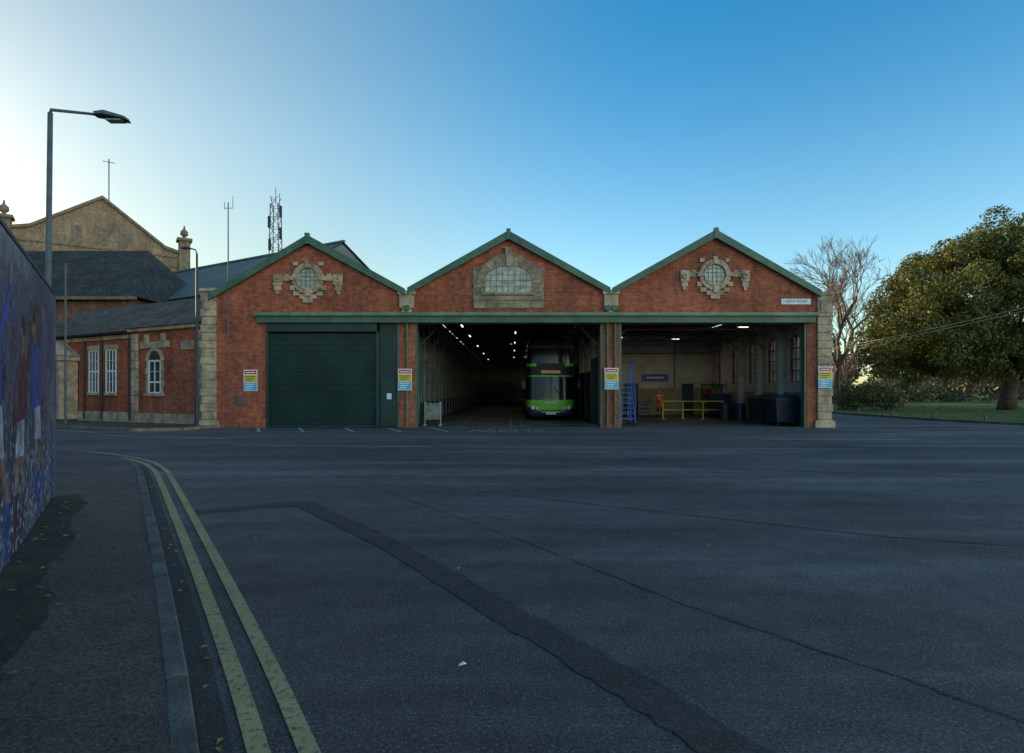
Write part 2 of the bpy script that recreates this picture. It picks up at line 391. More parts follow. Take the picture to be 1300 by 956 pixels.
while x<3.95:
    w=1.2 if x+1.2<4.0 else 4.0-x
    hb.box(x+0.006,x+w-0.006,-0.02,0.025,0.04,2.82); hj.box(x-0.03,x+0.03,0.026,0.12,0,2.7); x+=w;i+=1
hb.obj('panels',M_hoard,hd); 
hj.box(-6,4.0,0.03,0.08,0.5,0.6).box(-6,4.0,0.03,0.08,2.3,2.4); hj.obj('timber_frame',M_wood,hd)
MB().box(3.99,4.06,-0.03,0.05,0,2.84).obj('corner_trim',mat('trim_blue',(0.05,0.07,0.2),0.4),hd)
MB().box(-6,4.06,-0.03,0.04,2.822,2.86).obj('top_trim',M_dsteel,hd)
MB().box(4.0,4.05,0.06,16,0.04,2.8).obj('return_panels',M_hoard,hd)
pl=MB()
def ell(cx,cz,a,b,m_,y=-.0235):
    pl.poly([(cx+a*math.cos(2*math.pi*i/14),cz+b*math.sin(2*math.pi*i/14)) for i in range(14)],y,-.0205,m_)
def player(x,z,s,lean,shirt):
    def P(pts,m_,y=-.0232): pl.poly([(x+(px+lean*pz)*s,z+pz*s) for px,pz in pts],y,-.0205,m_)
    P([(-.2,.0),(.2,.02),(.24,.5),(.12,.62),(-.12,.62),(-.26,.5)],shirt)
    P([(-.26,.5),(-.2,.54),(-.38,.2),(-.2,-.02),(-.25,-.08),(-.48,.18)],shirt,-.0226); P([(.2,.54),(.26,.48),(.5,.62),(.66,.85),(.6,.9),(.45,.7)],shirt,-.0226)
    P([(.6,.85),(.66,.83),(.74,1.0),(.68,1.03)],1); P([(-.25,-.08),(-.2,-.02),(-.1,-.12),(-.14,-.18)],1)
    P([(-.22,-.3),(.24,-.32),(.21,.02),(-.2,.0)],2,-.0240); P([(-.2,-.62),(-.05,-.62),(-.02,-.28),(-.2,-.28)],1); P([(.06,-.3),(.22,-.3),(.4,-.6),(.28,-.66)],1)
    P([(-.2,-1.05),(-.09,-1.05),(-.05,-.62),(-.2,-.62)],shirt); P([(.28,-.66),(.4,-.6),(.30,-1.0),(.2,-1.0)],shirt)
    ell(x+lean*.78*s,z+.78*s,.11*s,.15*s,1); ell(x+lean*.86*s,z+.87*s,.115*s,.09*s,4,-.0245); P([(-.05,.58),(.05,.58),(.05,.68),(-.05,.68)],1)
for x_,z_,s_,l_,sh_ in ((-1.9,1.25,1.1,.15,0),(-.35,1.35,1.25,-.1,0),(.9,1.2,1.05,.2,3),(2.1,1.3,1.15,-.2,0),(-3.4,1.3,1.2,0,0)): player(x_,z_,s_,l_,sh_)
P_=lambda n_,c_: mat(n_,c_,0.4,var=0.6,scale=4,fine=11,bump=0)
pl.obj('printed_players',[P_('print_blue',(0.03,0.055,0.30)),P_('print_skin',(0.22,0.13,0.10)),P_('print_white',(0.32,0.33,0.40)),P_('print_red',(0.10,0.02,0.05)),P_('print_hair',(0.03,0.02,0.02))],hd)

# ------------------------------------------------------------------ bus depot
dep=empty('bus_depot')
F=24.0
w=MB()
w.box(-12.5,-10.4,F,F+.35,0,4.40)
w.box(-4.77,-4.1,F,F+.35,0,4.40); w.box(3.83,4.55,F,F+.35,0,4.40); w.box(12.47,12.9,F,F+.35,0,4.40)
w.poly([(-12.5,4.4),(-4.45,4.4),(-4.45,5.62),(-8.6,7.86),(-12.5,5.66)],F+0.001,F+.35)
w.poly([(-4.45,4.4),(4.2,4.4),(4.2,5.72),(-.15,8.06),(-4.45,5.72)],F+0.001,F+.35)
w.poly([(4.2,4.4),(12.9,4.4),(12.9,5.72),(8.57,8.10),(4.2,5.72)],F+0.001,F+.35)
w.obj('brick_front_walls',M_brick,dep)
q=MB(); core=MB()
for (xa,xb,zt) in ((-13.1,-12.5,5.75),(12.9,13.5,5.6)):
    core.box(xa+.03,xb-.03,F+.0,F+.4,0,zt-.02); z=0; k=0
    while z<zt-0.05:
        h=min(0.335,zt-z); e=0.0 if k%2 else 0.04
        q.box(xa-(e if xa<0 else 0),xb+(e if xa>0 else 0),F-.07-e*.6,F+.36,z+.008,z+h-.008); z+=h;k+=1
    q.box(xa-.08,xb+.08,F-.15,F+.42,zt,zt+.14); q.box(xa-.12,xb+.12,F-.12,F+.42,0,.3)
    q.box(xa+.1,xb-.1,F-.12,F-.06,zt-.75,zt-.2)
q.obj('stone_quoins',M_stone,dep,bevel=0.015); core.obj('pillar_cores',M_stone_d,dep)
c=MB()
for x in (-4.45,4.18):
    c.box(x-.3,x+.3,F-.14,F+.3,5.05,5.62); c.box(x-.36,x+.36,F-.2,F+.3,5.62,5.78); c.box(x-.2,x+.2,F-.1,F+.3,4.87,5.05)
c.obj('valley_corbels',M_stone,dep,bevel=0.015)
b=MB()
b.box(-10.7,12.75,F-.20,F-.003,4.44,4.70); b.obj('fascia_beam',M_green,dep)
MB().box(-10.8,12.85,F-.34,F-.003,4.702,4.84).obj('fascia_cornice',M_greenl,dep)
MB().box(-10.7,12.75,F-.27,F-.201,4.42,4.47).obj('beam_flange',M_green,dep)
gab=[(-12.75,5.50,-8.6,7.98,-4.5,5.72),(-4.4,5.76,-.15,8.16,4.14,5.76),(4.22,5.76,8.57,8.20,13.0,5.66)]
rf=MB(); bb=MB()
for xl,zl,xm,zm,xr,zr in gab:
    rf.poly([(xl,zl),(xm,zm-.02),(xr,zr),(xr,zr+.09),(xm,zm+.09),(xl,zl+.09)],F-.12,80)
    d=.21
    bb.poly([(xl,zl-d+.06),(xm,zm-d+.0),(xm,zm+.13),(xl,zl+.13)],F-.22,F-.10)
    bb.poly([(xm,zm-d+.0),(xr,zr-d+.06),(xr,zr+.13),(xm,zm+.13)],F-.22,F-.10)
    bb.box(xm-.09,xm+.09,F-.26,F-.09,zm-.25,zm+.2)
rf.obj('roof',M_slated,dep); bb.obj('bargeboards',M_green,dep)
M_int=mat('interior_wall',(0.13,0.12,0.105),0.8,var=0.4,scale=0.6)
s=MB(); s.box(-12.9,-12.55,F+.41,80,0,5.5); s.obj('west_wall',M_brick,dep)
s=MB(); s.box(-12.5,4.1,79.7,80,0,8.0).box(4.1,12.9,79.6,79.95,0,8.0); s.obj('end_wall',M_int,dep)
we=MB(); wins=[25.9,28.2,30.5,32.8,35.1]; 
def seg(mb,y0,y1,z0,z1,x0=12.92,x1=13.3): mb.box(x0,x1,y0,y1,z0,z1)
ys=[F+.41]
for yc in wins: ys+= [yc-.5,yc+.5]
ys.append(60)
for i in range(0,len(ys),2): seg(we,ys[i],ys[i+1],0.0,5.6)
for yc in wins: seg(we,yc-.5,yc+.5,0,1.95); seg(we,yc-.5,yc+.5,4.1,5.6)
we.obj('east_wall',M_brick,dep)
ip=MB()
for i in range(0,len(ys),2): ip.box(12.88,12.915,ys[i],min(ys[i+1],36.5),1.5,5.55)
for yc in wins: ip.box(12.88,12.915,yc-.5,yc+.5,1.5,1.95).box(12.88,12.915,yc-.5,yc+.5,4.1,5.55)
ip.obj('inner_plaster',M_cream,dep)
ar=MB()
for yc in wins:
    for i in range(8):
        t0=math.pi*i/8; t1=math.pi*(i+1)/8
        y0_,z0_=yc+.5*math.cos(t0),3.6+.5*math.sin(t0); y1_,z1_=yc+.5*math.cos(t1),3.6+.5*math.sin(t1)
        ar.add([(12.925,y0_,z0_),(12.925,y0_,4.1),(12.925,y1_,4.1),(12.925,y1_,z1_)],[(0,1,2,3)])
ar.obj('arched_heads',M_cream,dep)
MB().box(12.875,12.914,F+.42,36.5,0,1.5).obj('inner_dado',M_ochre,dep)
g=MB(); fr=MB()
for yc in wins:
    g.box(13.08,13.09,yc-.5,yc+.5,1.95,4.1)
    for k in range(4): fr.box(13.05,13.12,yc-.5+k*.32,yc-.46+k*.32,1.95,4.1)
    for k in range(5): fr.box(13.05,13.12,yc-.5,yc+.5,1.95+k*.52,1.99+k*.52)
M_frost,nt,pb=nodes('frosted_glass'); pb.inputs['Base Color'].default_value=(0.6,0.67,0.7,1); pb.inputs['Roughness'].default_value=0.25; pb.inputs['Transmission Weight'].default_value=0.85
g.obj('side_window_glass',M_frost,dep); fr.obj('side_window_frames',M_steel,dep)
pi=MB()
for y in (27.05,29.35,31.65,33.95): pi.box(12.62,12.874,y-.15,y+.15,0,4.9)
pi.obj('pilasters',M_cream,dep)
bw=MB(); bw.box(4.5,12.87,36.4,36.6,1.7,5.2); bw.obj('back_wall_upper',M_cream,dep)
MB().box(4.5,12.87,36.38,36.6,0,1.7).obj('back_wall_lower',M_ochre,dep)
MB().poly([(4.5,5.2),(12.87,5.2),(12.87,5.6),(8.57,7.95),(4.5,5.6)],36.42,36.58).obj('back_gable',M_int,dep)
MB().box(8.3,10.0,36.3,36.37,2.15,2.6).obj('name_board',mat('purple_board',(0.05,0.04,0.35),0.4),dep)
MB().box(8.6,9.7,36.28,36.30,2.33,2.43).obj('name_board_text',M_white,dep)
dd=MB(); dd.box(7.2,8.1,36.3,36.37,0,2.0).box(10.9,11.6,36.3,36.37,0,2.0); dd.obj('back_doors',M_dblue,dep)
cn=MB()
for x in (6.9,10.4): cn.box(x,x+.06,36.33,36.375,1.7,5.1)
cn.box(4.6,12.8,36.3,36.37,3.9,3.98); cn.obj('conduits',M_steel,dep)
MB().add([(-12.5,F+.2,.004),(12.9,F+.2,.004),(12.9,80,.004),(-12.5,80,.004)],[(0,1,2,3)]).obj('floor',M_floor,dep)
MB().box(-4.1,3.83,F-.05,F+.25,-.02,.012).box(4.55,12.47,F-.05,F+.25,-.02,.012).obj('threshold',M_kerb,dep)
ln=MB()
for x in (-2.4,-.1,.4,3.5,6.2,9.4): ln.add([(x,F+.3,.008),(x+.1,F+.3,.008),(x+.1,60,.008),(x,60,.008)],[(0,1,2,3)])
ln.obj('floor_lines',worn('floor_line',(0.35,0.3,0.16)),dep)
pg=MB(); pf=MB(); pw=MB()
pg.box(-4.36,-4.34,F+.4,79,1.05,4.0); pw.box(-4.38,-4.32,F+.4,79,0.05,1.0); 
y=F+.4
while y<78:
    pf.box(-4.42,-4.26,y-.05,y+.05,0,5.4); pf.box(-4.375,-4.31,y+.93,y+.97,1.0,4.0)
    for z in (1.0,2.0,3.0,4.0): pf.box(-4.39,-4.30,y+.05,y+1.75,z,z+.06)
    y+=1.8
M_pg=mat('grimy_glass',(0.06,0.085,0.11),0.15,var=0.9,scale=1.1,fine=2.2,bump=0,spec=0.8)
pg.obj('partition_glass',M_pg,dep); pf.obj('partition_frames',mat('frame_grey',(0.15,0.16,0.155),0.6),dep); pw.obj('partition_base',M_dgreen,dep)
cs=MB(); pn=MB()
y=F+2.6
while y<78:
    cs.box(4.05,4.3,y-.1,y+.1,0,5.6); 
    if y>26: pn.box(4.15,4.2,y+.1,y+2.5,0.0,2.6 if int(y)%2 else 3.2)
    y+=2.6
cs.box(4.0,4.35,F+.36,79,4.75,5.0)
cs.obj('steel_columns',M_truss,dep); pn.obj('side_panels',M_int,dep)
tr=MB()
y=F+1.6
while y<60:
    for k,(xl,zl,xm,zm,xr,zr) in enumerate(gab):
        if k==0: continue
        if k==2 and y>36: continue
        zb=4.95
        tr.tube([(xl,y,zb),(xr,y,zb)],.05,4); tr.tube([(xl,y,zl-.12),(xm,y,zm-.15),(xr,y,zr-.12)],.07,4)
        for a in (.25,.5,.75):
            for sx in (0,1):
                x0=xl if sx==0 else xr; X=x0+(xm-x0)*a; Z=(zl-.12)+(zm-zl)*a
                tr.tube([(X,y,zb),(X,y,Z)],.03,4); X2=x0+(xm-x0)*min(1,a+.25)
                tr.tube([(X,y,Z),(X2,y,zb)],.025,4)
        tr.tube([(xm,y,zb),(xm,y,zm-.1)],.03,4)
        for xx,sg in ((xl+.25,1),(xr-.25,-1)): tr.tube([(xx,y,3.6),(xx+sg*1.3,y,zb)],.035,4)
        if k==2:
            tr.tube([(xl,y,4.32),(xr,y,4.32)],.03,4)
            X=xl+.4; sgz=1
            while X<xr-.5:
                tr.tube([(X,y,4.32 if sgz>0 else zb),(X+.55,y,zb if sgz>0 else 4.32)],.018,4); X+=.55; sgz=-sgz
    y+=3.0
for k,(xl,zl,xm,zm,xr,zr) in enumerate(gab[1:]):
    for a in (.2,.5,.8):
        for x0,z0 in ((xl,zl),(xr,zr)):
            tr.tube([(x0+(xm-x0)*a,F+.4,z0+(zm-z0)*a-.05),(x0+(xm-x0)*a,60 if k==0 else 36,z0+(zm-z0)*a-.05)],.05,4)
for x in (6.0,7.6,9.2,10.8): tr.box(x-.03,x+.03,F+.5,36.3,4.66,4.72)
tr.obj('roof_trusses',M_truss,dep)
lt=MB(); lh=MB()
def fix(x,y,along=True,z=4.62,h=.45):
    if along: lt.box(x-.035,x+.035,y-h,y+h,z,z+.04); lh.box(x-.08,x+.08,y-h-.05,y+h+.05,z+.042,z+.11)
    else: lt.box(x-h,x+h,y-.035,y+.035,z,z+.04); lh.box(x-h-.05,x+h+.05,y-.08,y+.08,z+.042,z+.11)
for y in (29.5,35,43,52,62): fix(-2.6,y,z=4.9)
for y in (33,40,48,58): fix(.2,y,z=4.9)
for y in (38,48): fix(3.0,y,False,z=4.8,h=.3)
fix(6.2,33,False,h=.22); fix(11.2,27.5,False,h=.25); fix(9.8,34,False,h=.22)
lt.obj('fluorescent_tubes',M_lampon,dep); lh.obj('lamp_housings',M_steel,dep)
def area(x,y,z,sx,sy,e,col=(1,.88,.7)):
    l=bpy.data.lights.new('fluorescent_light','AREA'); l.shape='RECTANGLE'; l.size=sx; l.size_y=sy; l.energy=e; l.color=col
    o=bpy.data.objects.new('fluorescent_light',l); scene.collection.objects.link(o); o.location=(x,y,z); o.parent=dep
for y in (34,50): area(-1.2,y,4.55,1.4,.3,6)
for x,y in ((6.2,32.9),(10.2,32.9)): area(x,y,4.5,1.4,.3,6)
p=MB()
for x in (-4.44,4.02,4.34): 
    p.tube([(x,F-.09,.1),(x,F-.09,5.0)],.05,8)
    for z in (1.2,2.6,4.0): p.tube([(x,F-.09,z),(x,F-.09,z+.08)],.065,8)
    p.box(x-.12,x+.12,F-.2,F-.02,4.95,5.15)
for x in (-4.06,3.79,4.59,12.43,-10.37,-4.81): p.box(x-.045,x+.045,F+.02,F+.3,0,4.42)
p.obj('downpipes_and_posts',M_green,dep)
sh=MB(); z=0.02; vs=[];fs=[]
while z<4.02:
    for dz,dy in ((0,0),(.02,-.045),(.055,-.045),(.08,0)): vs.append((-10.32,F+.12+dy,z+dz)); vs.append((-5.76,F+.12+dy,z+dz))
    z+=.10
fs=[(i*2,i*2+1,i*2+3,i*2+2) for i in range(len(vs)//2-1)]
sh.add(vs,fs); sh.box(-10.32,-5.76,F+.05,F+.14,0.005,.12); sh.obj('roller_shutter',M_dgreen,dep)
s=MB(); s.box(-10.35,-5.7,F-.10,F+.3,4.05,4.42); s.box(-5.76,-5.62,F-.02,F+.25,0,4.05); s.box(-10.4,-10.3,F-.02,F+.25,0,4.05)
x=-5.6
s.box(-5.62,-4.77,F+.08,F+.14,0,4.42)
while x<-4.85: s.box(x,x+.05,F+.04,F+.078,2.1,4.4); x+=.14
s.box(-5.55,-4.9,F+.03,F+.078,.05,2.05)
s.obj('shutter_surround',M_dgreen,dep,bevel=.01)
k=MB(); k.box(-5.3,-5.1,F+.01,F+.028,1.2,1.45); k.obj('door_notice',M_white,dep)
MB().box(-5.0,-4.95,F-.02,F+.028,.95,1.1).obj('door_handle',M_steel,dep)
MB().box(-10.4,-4.8,F+.5,F+.6,0,4.4).obj('shutter_back',M_black,dep)
def roundwin(cx,cz):
    st=MB(); st.ring(cx,cz,.485,.485,.66,.66,0,2*math.pi,16,F-.10,F+.0,.006)
    st.ring(cx,cz,.44,.44,.482,.482,0,2*math.pi,4,F-.14,F+.0,.0,8)
    for a in (0,90,180,270):
        t=R(a); ux,uz=math.cos(t),math.sin(t); px,pz=-uz,ux
        pts=[(.44,-.06),(.76,-.10),(.76,.10),(.44,.06)]
        st.poly([(cx+r*ux+s_*px,cz+r*uz+s_*pz) for r,s_ in pts],F-.16,F-.101)
    for sg in (-1,1):
        def B(x0,x1,z0,z1,d=.08):
            a,b_=sorted((cx+sg*x0,cx+sg*x1)); st.box(a,b_,F-d,F,cz+z0,cz+z1)
        B(.67,1.08,-.10,.12,.08); B(1.08,1.46,-.28,.18,.10); B(1.14,1.42,-.5,-.28,.07); B(1.22,1.36,-.66,-.5,.06)
        B(.80,.98,.12,.2,.06); B(.36,.62,-.72,-.54,.07); B(.55,.76,-.5,-.3,.07); B(.44,.64,.54,.70,.06)
        st.ring(cx+sg*1.27,cz-.05,.05,.05,.13,.13,0,2*math.pi,6,F-.15,F-.102,.0)
    st.box(cx-.36,cx+.36,F-.08,F,cz-.86,cz-.665); st.box(cx-.2,cx+.2,F-.11,F,cz-1.02,cz-.86)
    st.obj('round_window_surround',M_stone,dep,bevel=.012)
    n=28; MB().poly([(cx+.45*math.cos(2*math.pi*i/n),cz+.45*math.sin(2*math.pi*i/n)) for i in range(n)],F-.03,F-.001).obj('round_window_glass',M_pglass,dep)
    mu=MB()
    for d in (-.27,-.09,.09,.27):
        h=math.sqrt(.45**2-d*d); mu.box(cx+d-.008,cx+d+.008,F-.05,F-.031,cz-h,cz+h); mu.box(cx-h,cx+h,F-.055,F-.051,cz+d-.008,cz+d+.008)
    mu.obj('round_window_bars',M_stone_d,dep)
roundwin(-8.62,6.30); roundwin(8.57,6.46)
cx=-.15
st=MB(); st.poly([(cx-1.5,5.03),(cx+1.5,5.03),(cx+1.5,6.75),(cx+1.2,6.78),(cx+.8,7.1),(cx+.3,7.38),(cx-.3,7.38),(cx-.8,7.1),(cx-1.2,6.78),(cx-1.5,6.75)],F-.05,F-.0)
st.obj('centre_stone_panel',mat('panel_stone',(0.30,0.215,0.145),0.9,var=.4,scale=3,fine=14),dep)
st=MB()
st.ring(cx,6.25,.98,.58,1.32,.98,0,math.pi,9,F-.10,F-.052,.006)
for r in range(3):
    for sg in (-1,1):
        a,b_=sorted((cx+sg*1.0,cx+sg*(1.47 if r%2 else 1.4))); st.box(a,b_,F-.09,F-.052,5.72+r*.18,5.72+r*.18+.172)
for i in range(6): st.box(cx-1.46+i*.488,cx-1.46+i*.488+.48,F-.08,F-.052,5.06,5.36); 
st.box(cx-1.12,cx+1.12,F-.16,F-.052,5.60,5.71); st.box(cx-1.5,cx+1.5,F-.09,F-.052,5.38,5.58)
st.poly([(cx-.09,6.8),(cx+.09,6.8),(cx+.15,7.62),(cx-.15,7.62)],F-.16,F-.005)
st.obj('centre_window_stones',mat('centre_stone',(0.37,0.265,0.175),0.9,var=.45,scale=2.2,fine=14,bump=.4),dep,bevel=.012)
pts=[(cx-.97,5.72),(cx+.97,5.72)]+[(cx+.97*math.cos(math.pi*i/16),6.25+.57*math.sin(math.pi*i/16)) for i in range(17)]
MB().poly(pts,F-.075,F-.051).obj('centre_window_glass',M_pglass,dep)
mu=MB()
for i in range(-3,4):
    d=i*.25; h=.57*math.sqrt(1-(d/.97)**2); mu.box(cx+d-.008,cx+d+.008,F-.09,F-.076,5.72,6.25+h)
for z in (5.95,6.2,6.45): 
    h=.97 if z<6.25 else .97*math.sqrt(1-((z-6.25)/.57)**2); mu.box(cx-h,cx+h,F-.095,F-.091,z-.008,z+.008)
mu.obj('centre_window_bars',M_stone_d,dep)
m_=MB(); m_.box(-11.6,-11.35,F-.12,F,1.0,1.3); m_.obj('meter_box',M_steel,dep)
an=MB(); an.tube([(-11.95,F-.12,3.75),(-11.95,F-.12,9.5)],[.035,.025],6)
an.tube([(-12.1,F-.12,9.25),(-11.75,F-.12,9.25)],.015,4).tube([(-12.1,F-.12,9.2),(-12.1,F-.12,9.5)],.012,4).tube([(-11.75,F-.12,9.25),(-11.75,F-.12,9.75)],.012,4)
for z in (4.2,5.2): an.box(-12.0,-11.9,F-.13,F,z,z+.06)
an.obj('wall_antenna',M_steel,dep)

# ------------------------------------------------------------------ signs
def wsign(x,z,y=F-.03):
    e=empty('warning_sign',(x,y,z))
    MB().box(-.29,.29,-.012,.01,-.45,.45).obj('board',M_white,e)
    a=MB(); a.box(-.25,.25,-.018,-.0125,.26,.41,0); a.box(-.27,.27,-.018,-.0125,-.08,.22,1); a.box(-.27,.27,-.018,-.0125,-.42,-.1,2)
    for k in range(3): a.box(-.2,.2-.06*k,-.022,-.0185,.14-k*.08,.165-k*.08,3)
    for k in range(3): a.box(-.2,.18-.05*k,-.022,-.0185,-.18-k*.09,-.15-k*.09,4)
    a.box(-.2,.2,-.022,-.0185,.31,.35,4)
    a.obj('print',[M_red,M_yellow,M_cyan,M_black,M_white],e)
wsign(-11.05,2.0); wsign(-4.5,2.03,F-.16); wsign(4.18,2.07,F-.16); wsign(13.18,2.13,F-.13)
e=empty('street_name_sign',(12.0,F-.02,5.33)); MB().box(-.62,.62,-.02,.01,-.12,.12).obj('plate',M_white,e)
tt=bpy.data.curves.new('lettering','FONT'); tt.body='DEPOT ROAD'; tt.size=.15; tt.align_x='CENTER'; tt.align_y='CENTER'
t_=bpy.data.objects.new('lettering',tt); scene.collection.objects.link(t_); t_.parent=e; t_.location=(0,-.024,0); t_.rotation_euler=(R(90),0,0); tt.materials.append(M_black)

# ------------------------------------------------------------------ office wing (left)
og=empty('brick_office_building',(-23.8,30.3,0),math.atan2(-.457,.889))
w=MB(); w.box(-4,6.2,0,6,0,4.35); w.box(6.2,11.95,-.12,6,0,4.45)
w.obj('walls',M_brick,og)
rf=MB()
def hip(mb,x0,x1,y0,y1,z0,z1,hl,hr):
    ym=(y0+y1)/2
    mb.add([(x0,y0,z0),(x1,y0,z0),(x1,y1,z0),(x0,y1,z0),(x0+hl,ym,z1),(x1-hr,ym,z1)],[(0,1,5,4),(2,3,4,5),(0,4,3),(1,2,5),(0,3,2,1)])
hip(rf,-4.3,6.5,-.3,6.3,4.42,6.45,0,0); hip(rf,6.0,12.4,-.42,6.35,4.53,6.5,1.5,0.0)
rf.obj('slate_roof',M_slate,og)
g=MB(); g.box(-4.3,6.15,-.36,-.26,4.33,4.43); g.tube([(5.95,-.08,0.1),(5.95,-.08,4.4)],.05,6); g.tube([(1.9,-.08,0.1),(1.9,-.08,4.4)],.05,6); g.tube([(3.5,-.08,0.1),(3.5,-.08,4.4)],.045,6)
g.obj('gutters_and_pipes',M_black,og)
s=MB(); s.box(6.1,12.0,-.30,-.12,4.36,4.52); s.box(-4,6.19,-.1,0,4.1,4.3); s.box(6.2,11.9,-.17,-.12,0,.5); s.box(-4,6.19,-.05,0,0,.5)
for x in (6.3,11.3): 
    for k in range(9): s.box(x-.02*(k%2),x+.45+.02*(k%2),-.22,-.121,.5+k*.42,.5+k*.42+.40)
s.box(7.0,9.2,-.2,-.121,3.55,3.85); s.box(7.3,7.6,-.2,-.121,3.85,4.2); s.box(8.6,8.9,-.2,-.121,3.85,4.2)
s.ring(8.1,2.95,.5,.45,.68,.62,0,math.pi,7,-.2,-.121,.01)
for sg in (-1,1):
    for k in range(5): s.box(*sorted((8.1+sg*.5,8.1+sg*(.70 if k%2 else .62))),-.18,-.121,1.45+k*.3,1.45+k*.3+.285)
s.box(7.4,8.8,-.26,-.121,1.3,1.44); s.box(10.1,11.0,-.2,-.121,3.4,3.8)
for xc in (2.71,4.27):
    s.box(xc-.55,xc+.55,-.09,-.001,3.62,3.85); s.box(xc-.5,xc+.5,-.12,-.001,1.32,1.45)
s.obj('stone_dressings',M_stone,og,bevel=.012)
fr=MB(); gl=MB()
def win(x0,x1,z0,z1,y,nx=2,nz=4):
    gl.box(x0,x1,y-.012,y,z0,z1)
    for i in range(nx+1):
        x=x0+(x1-x0)*i/nx; t=.04 if i in (0,nx) else .012; fr.box(x-t,x+t,y-.05,y-.014,z0,z1)
    for i in range(nz+1):
        z=z0+(z1-z0)*i/nz; t=.04 if i in (0,nz,nz//2) else .012; fr.box(x0,x1,y-.054,y-.0505,z-t,z+t)
for xc in (2.71,4.27): win(xc-.42,xc+.42,1.46,3.6,-.005,3,4)
win(7.65,8.55,1.46,2.95,-.125,2,3)
gl.poly([(8.1+.48*math.cos(math.pi*i/12),2.96+.42*math.sin(math.pi*i/12)) for i in range(13)],-.14,-.122)
gl.obj('window_glass',M_glass,og); fr.obj('window_frames',M_white,og)
pc=MB(); pc.box(-1.3,-1.0,-.9,-.05,0.1,3.1).box(.95,1.25,-.9,-.05,.1,3.1).box(-1.5,1.45,-1.0,-.03,3.1,3.35)
pc.poly([(-1.6,3.35),(1.55,3.35),(-.02,4.15)],-1.05,-.03); pc.obj('porch',M_stone,og,bevel=.02)
MB().box(-.5,.45,-.06,-.003,.1,2.5).obj('entrance_door',M_dgreen,og)
pd=MB(); pd.box(-.6,-.5,-.1,-.003,.1,2.9).box(.45,.55,-.1,-.003,.1,2.9).box(-.6,.55,-.1,-.003,2.9,3.0); pd.obj('door_frame',M_white,og)

sb=empty('slate_roof_building',(0,0,0))
MB().box(-44,-25.6,38.3,50,0,7.75).obj('walls',M_brick2,sb)
r=MB(); hip(r,-44.4,-25.0,37.8,50.4,7.8,12.4,0,3.3); r.obj('roof',M_slated,sb)
MB().box(-44.4,-25.0,37.72,37.82,7.62,7.82).obj('gutter',M_stone_d,sb)
ww=MB()
for x in (-35,-32,-29): ww.box(x,x+1,38.27,38.29,4.8,6.8)
ww.obj('windows',M_glass,sb)

hl=empty('buff_brick_hall',(-39.7,55,0),R(35))
h=MB()
h.poly([(-7.3,0),(7.3,0),(7.3,15.4),(5.2,16.0),(0,20.1),(-5.4,16.5),(-7.3,16.0)],0,26); h.obj('walls',M_tan,hl)
c=MB()
def cop(a,b,y0=-.25,y1=26.1,t=.30):
    c.poly([(a[0],a[1]+.004),(b[0],b[1]+.004),(b[0],b[1]+t),(a[0],a[1]+t)],y0,y1)
cop((-7.3,16.0),(-5.4,16.5)); cop((-5.4,16.5),(0,20.1)); cop((0,20.1),(5.2,16.0)); cop((5.2,16.0),(7.3,15.4))
for x in (-7.2,6.9):
    zt=17.0
    c.box(x-.5,x+.5,-.4,.8,12,zt); c.box(x-.68,x+.68,-.58,1,zt,zt+.28)
    c.tube([(x,.2,zt+.28),(x,.2,zt+.5),(x,.2,zt+.75),(x,.2,zt+1.1),(x,.2,zt+1.3),(x,.2,zt+1.7)],[.32,.14,.38,.34,.12,.05],10)
for k in range(2): c.box(-6.6,6.3,-.12,-.001,14.2+k*1.0,14.38+k*1.0)
c.obj('copings_and_urns',M_stone_d,hl)
bp=MB(); bp.box(2.6,4.0,-.3,-.002,8,15.6).box(-4.2,-3,-.3,-.002,8,13.6); bp.obj('brick_pilasters',M_brick,hl)
wn=MB(); 
for x in (-2,0,2): wn.box(x-.4,x+.4,-.03,-.002,15.6,17.2)
wn.obj('louvres',M_stone_d,hl)
a=MB(); a.tube([(.5,.3,20),(.5,.3,24.2)],.05,5).tube([(.0,.3,23.9),(1.0,.3,23.9)],.035,4); 
a.obj('roof_aerial',M_dsteel,hl)

wa=math.atan2(-15,25.7); Lw=Vector((25.7,-15,0)).length
wh=empty('metal_roof_warehouse',(-39,60,0),wa)
r=MB(); r.add([(0,-9,8.2),(Lw,-9,8.2),(Lw,0,13.3),(0,0,13.3),(Lw,9,8.2),(0,9,8.2)],[(0,1,2,3),(3,2,4,5)])
x=0
while x<Lw: 
    r.add([(x,-9,8.24),(x+.06,-9,8.24),(x+.06,0,13.36),(x,0,13.36)],[(0,1,2,3)]); x+=.9
r.obj('roof',M_metalroof,wh)
w=MB(); w.add([(0,-8.8,0),(Lw-.2,-8.8,0),(Lw-.2,8.8,0),(0,8.8,0),(0,-8.8,8.2),(Lw-.2,-8.8,8.2),(Lw-.2,8.8,8.2),(0,8.8,8.2),(0,0,13.2),(Lw-.2,0,13.2)],
  [(0,1,5,4),(1,2,6,9,5),(2,3,7,6),(3,0,4,8,7)]); w.obj('walls',mat('cladding',(0.12,0.14,0.15),0.6),wh)
MB().tube([(0,0,13.4),(Lw,0,13.4)],.12,6).obj('ridge_cap',M_metalroof,wh)

